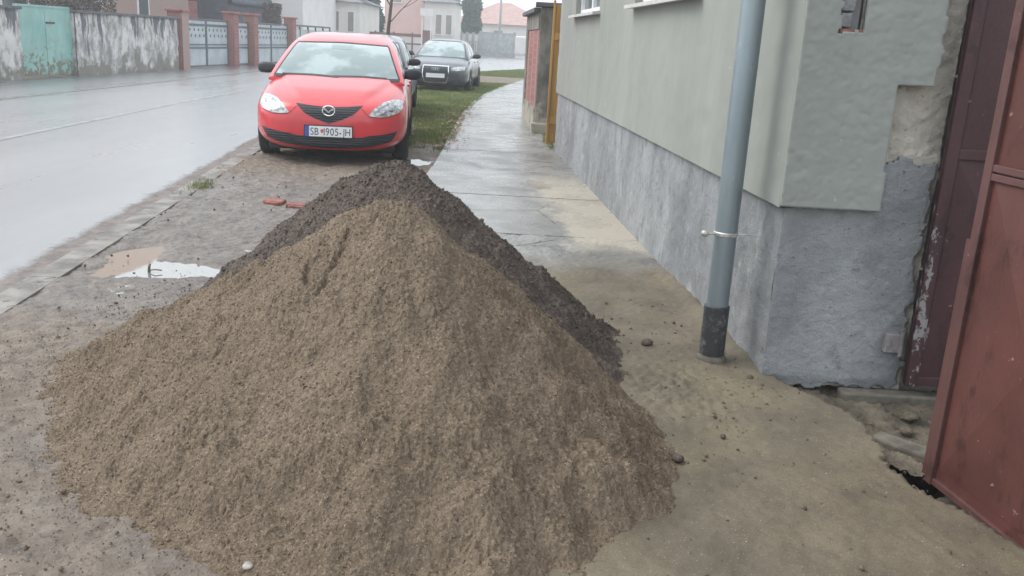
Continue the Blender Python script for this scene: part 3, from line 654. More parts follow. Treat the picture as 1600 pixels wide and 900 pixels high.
b = MB().box(1.32, 1.425, 3.962, 4.028, 1.606, 1.626, bev=.004); local(b.build('brick_ledge', M['redbrick']), house)
b = MB().box(1.25, 3.3, 4.13, 4.25, -.05, 3.6); local(b.build('side_wall', M['cream']), house)
rf = MB().poly([HP(-.3, .5, 3.55), HP(LH+.2, .5, 3.55), HP(LH+.2, -3, 5.2), HP(-.3, -3, 5.2)], (0, 0, .12)); rf.poly([HP(-.3, -3, 5.2), HP(LH+.2, -3, 5.2), HP(LH+.2, -6.5, 3.55), HP(-.3, -6.5, 3.55)], (0, 0, .12))
local(rf.build('roof', M['roof_tile']), house)
hg = MB().box(1.742, 1.812, 3.962, 3.998, .20, .29, bev=.004)
hg.tube([(1.818, 3.965, .185), (1.818, 3.965, .305)], .011, 10)
local(hg.build('gate_hinge', gatepaint('chipped_hinge_paint', (.10, .075, .075), (.34, .33, .33))), house)

# ------------------------------------------------------------ downpipe
dp = empty('downpipe', (1.0, 4.19, 0)); tag(dp, 'pale blue-grey metal downpipe at the house corner with black sleeve at its foot', 'downpipe')
PX, PY = .0, .0
pts = [(0, 0, .30+i*.15) for i in range(24)]
b = MB().tube([(0, 0, z) for z in np.linspace(.30, 3.7, 18)], .0535, 32); b.build('pipe', M['pipe'], dp, True, 40)
b = MB().tube([(0, 0, .0), (0, 0, .1), (0, 0, .318), (0, 0, .322)], [.058, .061, .061, .056], 32); b.build('sleeve', M['sleeve'], dp, True, 40)
b = MB().tube([(0, 0, .02), (0, 0, .05), (0, 0, .058), (0, 0, .07)], [.074, .073, .070, .060], 32); b.build('collar', M['threshold'], dp, True, 40)
b = MB().tube([(0, 0, .665), (0, 0, .668), (0, 0, .682), (0, 0, .685)], [.0545, .0575, .0575, .0545], 32); b.tube([(-.05, -.025, .675), (-.095, -.035, .676)], .005, 10)
b.ico((-.108, -.037, .677), .018, 2, .05); b.tube([(.05, 0, .675), (.165, -.012, .675)], .0035, 8)
b.build('bracket', M['steel'], dp, True, 40)

# ------------------------------------------------------------ gates
# maroon leaf facing the camera
gd = empty('maroon_gate', (1.845, 3.93, 0)); tag(gd, 'dark maroon sheet-metal gate leaf closing the gateway beside the plinth', 'gate')
b = MB().box(0, 1.5, -.004, .004, .07, 2.6); 
for (za, zb) in ((.08, 1.10), (1.16, 2.5)):     # pressed pyramid panels
    for (xa, xb) in ((.06, .74), (.80, 1.46)):
        cx_, cz_ = (xa+xb)/2, (za+zb)/2; c4 = [(xa, -.005, za), (xb, -.005, za), (xb, -.005, zb), (xa, -.005, zb)]
        for i in range(4): b.poly([c4[i], c4[(i+1) % 4], (cx_, -.03, cz_)])
b.build('sheet', M['gate_dark'], gd)
b = MB()
for xa in (0, .745, 1.46): b.box(xa, xa+.05, -.02, .02, .06, 2.62, bev=.003)
for za in (.06, 1.11, 2.58): b.box(.05, 1.46, -.018, .018, za, za+.045, bev=.003)
b.build('frame', M['gate_dark'], gd)
# red leaf, half open toward the camera
gr = empty('red_gate', (1.60, 3.07, 0), math.atan2(-1.55, .25)); tag(gr, 'brick red sheet-metal gate leaf standing ajar at the right edge', 'gate')
b = MB().box(0.0, 1.7, -.003, .003, .02, 2.5)
for (za, zb) in ((.07, 1.13), (1.19, 2.4)):
    for (xa, xb) in ((.05, .80), (.86, 1.62)):
        cx_, cz_ = (xa+xb)/2, (za+zb)/2; c4 = [(xa, 0, za), (xb, 0, za), (xb, 0, zb), (xa, 0, zb)]
        for sgn in (-1, 1):
            for i in range(4):
                p, q = c4[i], c4[(i+1) % 4]; b.poly([(p[0], sgn*.005, p[2]), (q[0], sgn*.005, q[2]), (cx_, sgn*.05, cz_)])
b.build('sheet', M['gate_red'], gr)
b = MB()
for xa in (-.005, .81, 1.65): b.box(xa, xa+.042, -.02, .02, .0, 2.52, bev=.003)
for za in (.005, 1.135, 1.165, 2.47): b.box(.037, 1.65, -.017, .017, za, za+.024, bev=.002)
b.box(-.03, -.006, -.014, -.008, .02, .92)
b.build('frame', M['gate_frame_red'], gr)
# its post just outside the frame
tag(MB().box(1.80, 2.1, 1.15, 1.5, -.05, 2.5, bev=.01).build('gate_post', M['cream']), 'rough plastered post at the hinge side of the red gate', 'gate post')

# ------------------------------------------------------------ neighbour's wall and orange door
nw = empty('garden_wall', (.45, 15.1, 0)); tag(nw, 'mossy concrete garden wall with brick infill and dark cap past the house', 'garden wall')
TW = dict(rz=R(3.6), piv=(-.23, .34))
MB().box(-.23, .10, 0, .33, -.05, 2.06, bev=.01).build('pillar', M['mossy'], nw)
b = MB().box(-.25, .05, .345, 1.1, -.05, .42, **TW).box(-.25, .05, 3.0, 3.5, -.05, 1.98, **TW).box(-.25, .05, 1.101, 2.999, -.05, .42, **TW).box(-.25, .05, .345, 2.999, 1.72, 1.98, **TW); b.build('wall_frame', M['mossy'], nw)
b = MB().box(-.235, .04, .345, 2.999, .421, 1.719, **TW); b.build('brick_infill', M['brick'], nw)
b = MB().box(-.32, .16, -.06, .40, 2.061, 2.13, bev=.012).box(-.34, .08, .41, 3.6, 1.985, 2.06, bev=.012, **TW); b.build('cap', M['coping'], nw)
b = MB().box(-.29, .02, -.04, .10, -.05, .22, bev=.03); b.build('footing', M['mossy'], nw)
od = empty('orange_door', (.53, 13.5, 0)); tag(od, 'narrow orange wooden yard door between house and mossy pillar', 'door')
b = MB()
for i in range(5): b.box(-.12+i*.075, -.048+i*.075, .0, .03, .06, 2.04, bev=.004)
b.build('boards', M['orange_wood'], od)
MB().box(-.12, .25, -.03, .0, 1.55, 1.65, bev=.004).box(-.12, .25, -.03, 0, .35, .45, bev=.004).box(-.155, -.125, -.04, .06, 0, 2.1, bev=.004).build('rail', M['orange_wood'], od)
wb = []
for i in range(500):
    t = random.random(); y = 12.9+t*2.4; wb.append((float(wall_x(min(y, 12.8)))-.0-random.random()*.14*(1 if y > 13.5 else .5)-(.15 if y > 15 else 0), y, .04))
tag(blades('weeds', wb, .02, .07, M['grass']), 'low weeds growing along the foot of the garden wall', 'weeds', kind='stuff')
# ============================================================ CARS
def hermite(xs, ys, x):
    xs = np.asarray(xs, float); ys = np.asarray(ys, float); d = np.diff(ys)/np.diff(xs); m = np.zeros_like(ys); m[0], m[-1] = d[0], d[-1]
    for i in range(1, len(xs)-1): m[i] = 0 if d[i-1]*d[i] <= 0 else 2*d[i-1]*d[i]/(d[i-1]+d[i])
    i = np.clip(np.searchsorted(xs, x, 'right')-1, 0, len(xs)-2); h = xs[i+1]-xs[i]; t = (x-xs[i])/h
    return (2*t**3-3*t**2+1)*ys[i]+(t**3-2*t**2+t)*h*m[i]+(-2*t**3+3*t**2)*ys[i+1]+(t**3-t**2)*h*m[i+1]
def loft(keys, n_ring, ns, tumble=None, crease=None, cap=True):
    "keys: s, half width, z bottom, z top, exponent.  s runs from the nose backwards"
    K = np.array(keys, float); s0, s1 = K[0, 0], K[-1, 0]; u = np.linspace(0, 1, ns); ss = s0+(s1-s0)*(u-.12*np.sin(2*np.pi*u)/(2*np.pi)*0)
    ss = np.unique(np.concatenate([ss, np.linspace(s0, s0+.3, 14), np.linspace(s1-.25, s1, 8)]))
    rings = []
    th = np.linspace(0, 2*np.pi, n_ring, endpoint=False)+np.pi/n_ring
    for s in ss:
        w_, zb, zt, e = [float(hermite(K[:, 0], K[:, i], np.array([s]))[0]) for i in (1, 2, 3, 4)]
        zc, hh = (zb+zt)/2, (zt-zb)/2; c, sn = np.cos(th), np.sin(th)
        x = w_*np.sign(c)*np.abs(c)**(2/e); z = zc+hh*np.sign(sn)*np.abs(sn)**(2/e)
        if tumble: x = x*tumble(s, z)
        if crease: z = z+crease(s, x, z, zt)
        rings.append(np.stack([x, np.full_like(x, s), z], 1))
    V = []; F = []
    def ringfaces(a, b):
        for k in range(n_ring): F.append((a+k, a+(k+1) % n_ring, b+(k+1) % n_ring, b+k))
    if cap:
        c0 = rings[0].mean(0)
        pre = [c0+(rings[0]-c0)*k+np.array([0, -.018*(1-k*k), 0]) for k in (.08, .35, .6, .82)]
        c1 = rings[-1].mean(0); post = [c1+(rings[-1]-c1)*k+np.array([0, .018*(1-k*k), 0]) for k in (.82, .6, .35, .08)]
        rings = pre+rings+post
    for r in rings: V.extend(r)
    for i in range(len(rings)-1): ringfaces(i*n_ring, (i+1)*n_ring)
    bm = bmesh.new(); vs = [bm.verts.new(v) for v in V]
    for q in F: bm.faces.new([vs[i] for i in q])
    bm.faces.new(vs[:n_ring]); bm.faces.new(vs[-n_ring:][::-1])
    bmesh.ops.recalc_face_normals(bm, faces=bm.faces); return bm
def project(bvh, pts_fn, nu, nv, axis, off, thick=.006):
    """sheet of points pts_fn(u, v) -> (a, b) cast on the body.  axis 'F': (x, z) from the nose; 'S+'/'S-': (s, z) from the side; 'T': (x, s) from above"""
    bm = bmesh.new(); G_ = []
    for j in range(nv+1):
        row = []
        for i in range(nu+1):
            a, b = pts_fn(i/nu, j/nv)
            if axis == 'F': o, d = Vector((a, -3, b)), Vector((0, 1, 0))
            elif axis == 'T': o, d = Vector((a, b, 4)), Vector((0, 0, -1))
            elif axis == 'S+': o, d = Vector((3, a, b)), Vector((-1, 0, 0))
            else: o, d = Vector((-3, a, b)), Vector((1, 0, 0))
            hit = None
            for bv in bvh:
                h = bv.ray_cast(o, d)
                if h[0] is not None and (hit is None or h[3] < hit[3]): hit = h
            if hit is None: p = None
            else: p = hit[0]-d*off
            row.append(p)
        G_.append(row)
    # fill misses from neighbours
    for row in G_:
        for i, p in enumerate(row):
            if p is None:
                q = next((row[k] for k in sorted(range(len(row)), key=lambda k: abs(k-i)) if row[k] is not None), None); row[i] = q
    if any(p is None for row in G_ for p in row): return bm
    vs = [[bm.verts.new(p) for p in row] for row in G_]
    dv = {'F': Vector((0, 1, 0)), 'T': Vector((0, 0, -1)), 'S+': Vector((-1, 0, 0)), 'S-': Vector((1, 0, 0))}[axis]*(off+thick)
    bs = [[bm.verts.new(v.co+dv) for v in row] for row in vs]
    for j in range(nv):
        for i in range(nu): bm.faces.new((vs[j][i], vs[j][i+1], vs[j+1][i+1], vs[j+1][i]))
    for i in range(nu):
        bm.faces.new((vs[0][i], bs[0][i], bs[0][i+1], vs[0][i+1])); bm.faces.new((vs[nv][i], vs[nv][i+1], bs[nv][i+1], bs[nv][i]))
    for j in range(nv):
        bm.faces.new((vs[j][0], vs[j+1][0], bs[j+1][0], bs[j][0])); bm.faces.new((vs[j][nu], bs[j][nu], bs[j+1][nu], vs[j+1][nu]))
    return bm
def bmobj(bm, name, mat, parent, smooth=True, ang=50):
    b = MB(); b.bm.free(); b.bm = bm; return b.build(name, mat, parent, smooth, ang)
def band(top, bot):
    "region between two polylines given over the same x range"
    T = np.array(top, float); B = np.array(bot, float); x0, x1 = T[0, 0], T[-1, 0]
    def fn(u, v):
        x = x0+(x1-x0)*u; t = float(np.interp(x, T[:, 0], T[:, 1])); b = float(np.interp(x, B[:, 0], B[:, 1])); return x, b+(t-b)*v
    return fn
def mirror_band(fn): return lambda u, v: (-fn(u, v)[0], fn(u, v)[1])
def stroke(pts, wd):
    P = np.array(pts, float); L = np.concatenate([[0], np.cumsum(np.hypot(*np.diff(P, axis=0).T))]); L /= L[-1]
    def fn(u, v):
        x, z = np.interp(u, L, P[:, 0]), np.interp(u, L, P[:, 1]); x2, z2 = np.interp(min(u+.01, 1.), L, P[:, 0]), np.interp(min(u+.01, 1.), L, P[:, 1]); x1, z1 = np.interp(max(u-.01, 0), L, P[:, 0]), np.interp(max(u-.01, 0), L, P[:, 1])
        t = np.array([x2-x1, z2-z1]); t /= max(1e-9, np.hypot(*t)); return x-t[1]*wd*(v-.5), z+t[0]*wd*(v-.5)
    return fn
def wheel(parent, x, s, rad=.315, wd=.2):
    b = MB(); prof = [(rad*.62, -wd/2), (rad*.9, -wd/2), (rad*.985, -wd/2+.025), (rad, 0), (rad*.985, wd/2-.025), (rad*.9, wd/2), (rad*.62, wd/2)]
    n = 40; rings = [[b.bm.verts.new((x+o, s+r*math.cos(t/n*2*math.pi), rad+r*math.sin(t/n*2*math.pi))) for t in range(n)] for r, o in prof]
    for i in range(len(rings)-1):
        for k in range(n): b.bm.faces.new((rings[i][k], rings[i][(k+1) % n], rings[i+1][(k+1) % n], rings[i+1][k]))
    wl = b.build('wheel', M['tyre'], parent, True, 50)
    sg = 1 if x > 0 else -1; b = MB(); fx = x+sg*(wd/2-.02)
    for k in range(7):
        a = k/7*2*math.pi; c_, s_ = math.cos(a), math.sin(a); q = rad*.62; o1 = .035
        b.poly([(fx, s-s_*o1, rad+c_*o1), (fx, s+c_*q-s_*o1*.7, rad+s_*q+c_*o1*.7), (fx, s+c_*q+s_*o1*.7, rad+s_*q-c_*o1*.7), (fx, s+s_*o1, rad-c_*o1)], (-sg*.02, 0, 0))
    b.tube([(fx-sg*.02, s, rad), (fx+sg*.01, s, rad)], rad*.17, 20)
    q = rad*.62
    b.tube([(fx-sg*.09, s, rad), (fx-sg*.085, s, rad)], q, 32)
    b.build('rim', M['rim'], wl, False); return wl
def text_bm(txt, size):
    cu = bpy.data.curves.new('t', 'FONT'); cu.body = txt; cu.size = size; cu.extrude = .0012; cu.align_x = 'LEFT'
    ob = bpy.data.objects.new('t', cu); S.collection.objects.link(ob); dg = bpy.context.evaluated_depsgraph_get(); dg.update()
    me = bpy.data.meshes.new_from_object(ob.evaluated_get(dg)); bm = bmesh.new(); bm.from_mesh(me)
    bpy.data.objects.remove(ob); bpy.data.meshes.remove(me); return bm
def plate(parent, zc, s, tilt, txt, w_=.52, h_=.115):
    m = Matrix.Translation((0, s, zc)) @ Matrix.Rotation(R(tilt), 4, 'X')
    b = MB().box(-w_/2-.012, w_/2+.012, .0, .012, -h_/2-.012, h_/2+.012, bev=.003); fr = b.build('number_plate', M['plastic'], parent, xf=m)
    b = MB().box(-w_/2, w_/2, -.003, .0, -h_/2, h_/2); b.build('plate_face', M['platew'], fr, xf=m)
    if txt:
        b = MB().box(-w_/2, -w_/2+.045, -.0045, -.003, -h_/2, h_/2); b.build('blue_strip', M['plateb'], fr, xf=m)
        b = MB(); x = -w_/2+.06
        for i, t in enumerate(txt):
            if t == '#': x += .045; continue
            bm = text_bm(t, .115); mnx = min(v.co.x for v in bm.verts); wv = max(v.co.x for v in bm.verts)-mnx; bmesh.ops.translate(bm, vec=(-mnx, 0, 0), verts=bm.verts)
            bmesh.ops.transform(bm, matrix=Matrix.Translation((x, -.0035, -.041)) @ Matrix.Rotation(R(90), 4, 'X') @ Matrix.Scale(.80, 4, Vector((1, 0, 0))), verts=bm.verts)
            b.add(bm); x += wv*.80+.012
        b.build('lettering', M['ink'], fr, xf=m)
        b = MB().poly([(-.088+.0, -.004, .025), (-.058, -.004, .025), (-.058, -.004, -.005), (-.073, -.004, -.022), (-.088, -.004, -.005)]); b.build('shield', M['redink'], fr, xf=m)
    return fr
def mirror(parent, x, s, z):
    sg = 1 if x > 0 else -1
    b = MB(); g_ = bmesh.ops.create_uvsphere(b.bm, u_segments=20, v_segments=12, radius=1)
    for v in g_['verts']:
        c = v.co; ex = lambda q, p: math.copysign(abs(q)**p, q)
        v.co = Vector((x+sg*.115*ex(c.x, .75)*1.0, s+.06*ex(c.y, .8)+(.02*c.x), z+.068*ex(c.z, .75)*(1+.12*c.x*sg*-1)))
    b.tube([(x-sg*.15, s+.03, z-.05), (x-sg*.05, s+.01, z-.035)], .022, 10)
    return b.build('mirror', M['plastic'], parent, True, 60)

def hatchback(name, label, x, y, rz, paint, full=True):
    car = empty(name, (x, y, .02), rz); tag(car, label, 'car', 'cars parked along the verge')
    P = M[paint]
    body_keys = [(0, .50, .24, .60, 3.2), (.04, .62, .19, .655, 3.4), (.11, .72, .165, .70, 3.6), (.22, .80, .155, .745, 3.8), (.40, .855, .16, .80, 4.2), (.62, .872, .19, .855, 4.6), (.9, .878, .2, .915, 5),
                 (1.25, .878, .2, .965, 5), (2.2, .880, .2, .985, 5), (3.2, .878, .2, 1.0, 5), (3.9, .86, .22, 1.0, 4.6), (4.25, .80, .26, .98, 4), (4.40, .68, .34, .90, 3.4)]
    def creaseb(s, x, z, zt):
        if s > 1.6: return 0*x
        xh = np.interp(s, [0, .15, .5, 1.0, 1.5], [.22, .34, .50, .64, .70]); top = sstep(.10, .0, zt-z)
        cr = top*(.030*sstep(xh+.04, xh-.02, np.abs(x)))*np.interp(s, [0, .12, .4, 1.1, 1.6], [0, 0, 1, .8, 0])
        fend = top*.012*np.exp(-((np.abs(x)-.70)/.09)**2)*np.interp(s, [.15, .5, 1.1, 1.6], [0, 1, .8, 0]); return cr+fend
    def tumb(s, z): return 1-.05*np.clip((z-.55)/.4, 0, 1)**1.6-.03*np.clip((.42-z)/.25, 0, 1)
    bm = loft(body_keys, 120, 90, tumb, creaseb)
    cab_keys = [(.98, .82, .86, .925, 4.4), (1.2, .825, .86, 1.065, 4.8), (1.5, .825, .86, 1.215, 5.2), (1.8, .825, .86, 1.335, 5.6), (2.0, .825, .86, 1.39, 5.6), (2.35, .825, .86, 1.445, 5.6), (2.8, .82, .86, 1.468, 5.6), (3.4, .79, .86, 1.435, 5), (3.9, .76, .86, 1.36, 4.6), (4.15, .72, .86, 1.22, 4), (4.32, .66, .86, .99, 3.4)]
    def tc(s, z): return 1-.25*np.clip((z-.88)/.58, 0, 1)**1.15
    cb = loft(cab_keys, 120, 80, tc)
    bv = [BVHTree.FromBMesh(bm), BVHTree.FromBMesh(cb)]
    body = bmobj(bm, 'body', P, car); bmobj(cb, 'cabin', P, car)
    # windscreen: corners (x, z) in front view, follows cabin
    def scr(u, v):
        z = .945+(1.325-.945)*v+.018*(1-(2*u-1)**2)*(v-.35); hw = .745+(.575-.745)*v; return (2*u-1)*hw, z
    bmobj(project(bv[1:], scr, 30, 20, 'F', .004), 'windscreen', M['screen'], car)
    for nm, pts, wd in (('seal', [(-.755, .94), (-.58, 1.33), (0, 1.348), (.58, 1.33), (.755, .94)], .016), ('seal', [(-.755, .938), (0, .925), (.755, .938)], .035)):
        bmobj(project(bv[1:], stroke(pts, wd), 60, 1, 'F', .007), nm, M['seal'], car)
    for pts in ([(-.66, .958), (-.3, .962), (.02, .95)], [(-.05, .955), (.3, .965), (.60, .955)]):
        bmobj(project(bv, stroke(pts, .016), 16, 1, 'F', .018), 'wiper', M['seal'], car)
    # rear view mirror blob behind the top of the glass
    bmobj(project(bv[1:], band([(-.13, 1.325), (.13, 1.325)], [(-.08, 1.265), (.08, 1.265)]), 6, 2, 'F', .008), 'sensor_strip', M['sideglass'], car)
    # grille, emblem, intake, lamps
    gr_ = band([(-.37, .685), (-.2, .665), (0, .655), (.2, .665), (.37, .685)], [(-.37, .678), (-.27, .585), (-.15, .525), (0, .475), (.15, .525), (.27, .585), (.37, .678)])
    bmobj(project(bv[:1], gr_, 40, 10, 'F', .006), 'grille', M['grillem'], car)
    it = band([(-.76, .405), (-.6, .372), (-.45, .355), (-.35, .33), (.35, .33), (.45, .355), (.6, .372), (.76, .405)], [(-.76, .39), (-.70, .29), (-.5, .232), (-.3, .205), (0, .19), (.3, .205), (.5, .232), (.70, .29), (.76, .39)])
    bmobj(project(bv[:1], it, 50, 8, 'F', .005), 'intake', M['grillem'], car)
    for sg in (-1, 1):
        bmobj(project(bv[:1], stroke([(sg*.36, .225), (sg*.46, .35)], .022), 6, 1, 'F', .012), 'intake_strut', M['plastic'], car)
    lamp = band([(.445, .585), (.50, .652), (.60, .722), (.70, .75), (.79, .745), (.825, .70)], [(.445, .577), (.55, .565), (.65, .575), (.74, .60), (.79, .625), (.825, .665)])
    for mm in (lamp, mirror_band(lamp)):
        L_ = bmobj(project(bv[:1], mm, 30, 10, 'F', .006), 'headlight', M['lamp'], car)
        sg = 1 if mm is lamp else -1
        for (cx_, cz_, rr) in ((.60, .628, .036), (.685, .655, .034)):
            fn = lambda u, v, cx_=cx_, cz_=cz_, rr=rr: (sg*cx_+rr*(.35+.65*v)*math.cos(u*6.2832), cz_+rr*(.35+.65*v)*math.sin(u*6.2832))
            bmobj(project(bv[:1], fn, 20, 3, 'F', .009), 'reflector', M['lampinner'], L_)
        for pp in ([(.50, .60), (.56, .655), (.66, .71)], [(.70, .625), (.74, .69)], [(.56, .59), (.62, .60)]):
            bmobj(project(bv[:1], stroke([(sg*a, z_) for a, z_ in pp], .016), 8, 1, 'F', .0085), 'bezel', M['lampbezel'], L_)
        bmobj(project(bv[:1], stroke([(sg*.36, .655), (sg*.41, .60), (sg*.455, .565), (sg*.62, .555), (sg*.78, .60)], .005), 30, 1, 'F', .003, .002), 'panel_gap', M['seal'], car)
    if full:
        h = bv[0].ray_cast(Vector((0, -3, .585)), Vector((0, 1, 0)))[0]; e = MB(); z0, s0 = .618, h.y-.028
        n = 40; ring = [[], []]
        pts = [(.068*math.cos(t/n*2*math.pi), s0, z0+.054*math.sin(t/n*2*math.pi)) for t in range(n+1)]
        e.tube(pts, .0085, 8, False)
        L1 = [(-.060, .022), (-.030, .018), (-.010, -.004), (0, -.012), (.010, -.004), (.030, .018), (.060, .022), (.050, .000), (.030, -.004), (.014, -.022), (0, -.030), (-.014, -.022), (-.030, -.004), (-.050, .0)]
        e.poly([(a, s0-.004, z0+c_+.006) for a, c_ in L1], (0, .010, 0)); em = e.build('emblem', M['chrome'], car, True, 40)
        pz = .388; h = bv[0].ray_cast(Vector((0, -3, pz)), Vector((0, 1, 0)))[0]; plate(car, pz, h.y-.022, -4, 'SB#1905-JH')
    for sg, ax in ((1, 'S+'), (-1, 'S-')):
        sw = band([(1.45, 1.02), (1.75, 1.20), (2.05, 1.34), (2.3, 1.385), (2.9, 1.39), (3.4, 1.36), (3.8, 1.2)], [(1.45, .985), (2.3, .99), (3.8, 1.03)])
        bmobj(project(bv[1:], sw, 40, 8, ax, .004), 'side_window', M['sideglass'], car)
        for s_ in (2.32, 3.25): bmobj(project(bv[1:], stroke([(s_, .99), (s_+.05, 1.385)], .07), 8, 1, ax, .008), 'door_pillar', M['seal'], car)
        for pts in ([(1.25, .93), (1.22, .5), (1.35, .28)], [(2.4, .96), (2.42, .3)], [(3.3, .96), (3.15, .7), (3.0, .35)], [(1.3, .29), (3.0, .29)]):
            bmobj(project(bv[:1], stroke(pts, .008), 16, 1, ax, .003, .002), 'panel_gap', M['seal'], car)
        for s_ in (2.15, 3.05): bmobj(project(bv[:1], stroke([(s_-.09, .83), (s_+.09, .84)], .03), 8, 2, ax, .025), 'door_handle', P, car)
        for s_ in (.86, 3.48):
            arch = lambda u, v, s_=s_: (s_+.345*(1-v*.999)*math.cos(u*math.pi), .22+(.345*(1-v*.999))*math.sin(u*math.pi)*1.25)
            bmobj(project(bv[:1], arch, 24, 6, ax, .002), 'wheel_arch', M['seal'], car); wheel(car, sg*.785, s_)
        mirror(car, sg*.915, 1.47, 1.00)
    b = MB().box(-.72, .72, .35, 4.1, .13, .28, bev=.02); b.build('underbody', M['seal'], car)
    bmobj(project(bv[:1], band([(-.8, .262), (.8, .262)], [(-.78, .25), (.78, .25)]), 4, 1, 'F', -.02), 'lip', P, car) if False else None
    return car
hatchback('red_hatchback', 'red hatchback parked nearest, facing the camera with dark grille and number plate', -2.165, 10.2, R(6.2), 'red')
hatchback('dark_hatchback', 'dark grey-green car mostly hidden directly behind the red hatchback', -2.86, 15.8, R(4.5), 'darkgrey', False)

def sedan(name, label, x, y, rz, paint):
    car = empty(name, (x, y, .03), rz); tag(car, label, 'car', 'cars parked along the verge'); P = M[paint]
    bk = [(0, .60, .25, .62, 3.6), (.05, .72, .19, .68, 3.8), (.15, .82, .165, .72, 4), (.35, .88, .16, .79, 4.4), (.65, .90, .19, .845, 5), (1.2, .905, .2, .92, 5), (2.2, .905, .2, .95, 5), (3.6, .90, .2, .97, 5), (4.3, .87, .22, .985, 4.6), (4.75, .80, .3, .96, 4), (4.85, .7, .36, .9, 3.6)]
    bm = loft(bk, 96, 80, lambda s, z: 1-.05*np.clip((z-.55)/.4, 0, 1)**1.6)
    ck = [(1.15, .81, .85, .90, 4), (1.4, .81, .85, 1.06, 4.2), (1.8, .81, .85, 1.26, 4.6), (2.15, .81, .85, 1.385, 4.8), (2.5, .81, .85, 1.425, 5), (3.0, .80, .85, 1.42, 5), (3.5, .78, .85, 1.34, 4.8), (3.9, .76, .85, 1.18, 4.4), (4.3, .72, .85, 1.0, 4)]
    cb = loft(ck, 96, 60, lambda s, z: 1-.31*np.clip((z-.88)/.55, 0, 1)**1.15); bv = [BVHTree.FromBMesh(bm), BVHTree.FromBMesh(cb)]
    bmobj(bm, 'body', P, car); bmobj(cb, 'cabin', P, car)
    def scr(u, v): z = .935+.43*v; return (2*u-1)*(.71-.16*v), z
    bmobj(project(bv[1:], scr, 24, 14, 'F', .005), 'windscreen', M['screen'], car)
    bmobj(project(bv[1:], stroke([(-.715, .925), (-.555, 1.375), (.555, 1.375), (.715, .925)], .02), 50, 1, 'F', .008), 'seal', M['seal'], car)
    bmobj(project(bv[:1], band([(-.36, .70), (.36, .70)], [(-.36, .45), (-.30, .26), (.30, .26), (.36, .45)]), 24, 10, 'F', .006), 'grille', M['grillem'], car)
    bmobj(project(bv[:1], stroke([(-.30, .25), (-.37, .45), (-.35, .705), (.35, .705), (.37, .45), (.30, .25), (-.30, .25)], .022), 90, 1, 'F', .014), 'grille_frame', M['chrome'], car)
    h = bv[0].ray_cast(Vector((0, -3, .61)), Vector((0, 1, 0)))[0]; e = MB()
    for k in range(4):
        e.tube([((k-1.5)*.052+.034*math.cos(t/20*6.2832), h.y-.03, .615+.034*math.sin(t/20*6.2832)) for t in range(21)], .004, 6, False)
    e.build('emblem', M['chrome'], car, True)
    h = bv[0].ray_cast(Vector((0, -3, .43)), Vector((0, 1, 0)))[0]; plate(car, .44, h.y-.03, -2, None)
    lp = band([(.44, .665), (.62, .70), (.80, .715)], [(.44, .60), (.62, .585), (.80, .62)]); fg = band([(.50, .36), (.72, .38)], [(.50, .29), (.72, .30)])
    for q, nm, mt in ((lp, 'headlight', 'lamp'), (fg, 'fog_lamp', 'grillem')):
        for z_ in (q, mirror_band(q)): bmobj(project(bv[:1], z_, 16, 5, 'F', .008), nm, M[mt], car)
    for sg, ax in ((1, 'S+'), (-1, 'S-')):
        sw = band([(1.6, 1.0), (1.9, 1.19), (2.25, 1.33), (2.6, 1.36), (3.1, 1.35), (3.6, 1.2)], [(1.6, .965), (3.6, .99)])
        bmobj(project(bv[1:], sw, 30, 6, ax, .005), 'side_window', M['sideglass'], car)
        bmobj(project(bv[1:], stroke([(2.5, .97), (2.54, 1.36)], .06), 6, 1, ax, .009), 'door_pillar', M['seal'], car)
        for pts in ([(1.45, .9), (1.42, .3)], [(2.55, .93), (2.55, .3)], [(3.5, .93), (3.3, .35)]): bmobj(project(bv[:1], stroke(pts, .01), 12, 1, ax, .003, .002), 'panel_gap', M['seal'], car)
        for s_ in (2.3, 3.25): bmobj(project(bv[:1], stroke([(s_-.1, .79), (s_+.1, .80)], .03), 6, 2, ax, .02), 'door_handle', P, car)
        for s_ in (.9, 3.75):
            arch = lambda u, v, s_=s_: (s_+.355*(1-v*.999)*math.cos(u*math.pi), .22+(.355*(1-v*.999))*math.sin(u*math.pi)*1.2)
            bmobj(project(bv[:1], arch, 24, 6, ax, .002), 'wheel_arch', M['seal'], car); wheel(car, sg*.815, s_, .32)
        mirror(car, sg*.99, 1.65, .98)
    MB().box(-.75, .75, .35, 4.5, .13, .28, bev=.02).build('underbody', M['seal'], car)
    return car
sedan('dark_sedan', 'dark blue-grey sedan with chrome-framed grille parked farthest on the grass', -2.46, 25.6, R(-2), 'darkblue')
# ============================================================ OPPOSITE SIDE
def LP(y, dx=0): return (float(left_x(y))+dx, y)
def wall_seg(y0, y1, h, label, cop=True):
    e = empty('plaster_wall', (*LP(y0), 0)); tag(e, label, 'wall', 'stained plaster walls across the road')
    p = Vector(LP(y0)); q = Vector(LP(y1)); d = q-p; L = d.length; e.rotation_euler = (0, 0, math.atan2(d.y, d.x))
    nx = int(L/.08)+1; nz = 21; A, Z = np.meshgrid(np.linspace(0, L, nx), np.linspace(0, h, nz)); D = -.12+fnoise(nz, nx, .08, .2, 1.2, int(y0*7))*.012
    V = np.stack([A, D, Z], -1).reshape(-1, 3); mesh_np('face', V, gridF(nz, nx), M['stained_local'], e)
    MB().box(0, L, -.08, .12, -.02, h-.002).build('core', M['stained_local'], e)
    if cop: MB().box(-.02, L+.02, -.19, .16, h, h+.07, bev=.01).build('coping', M['coping'], e)
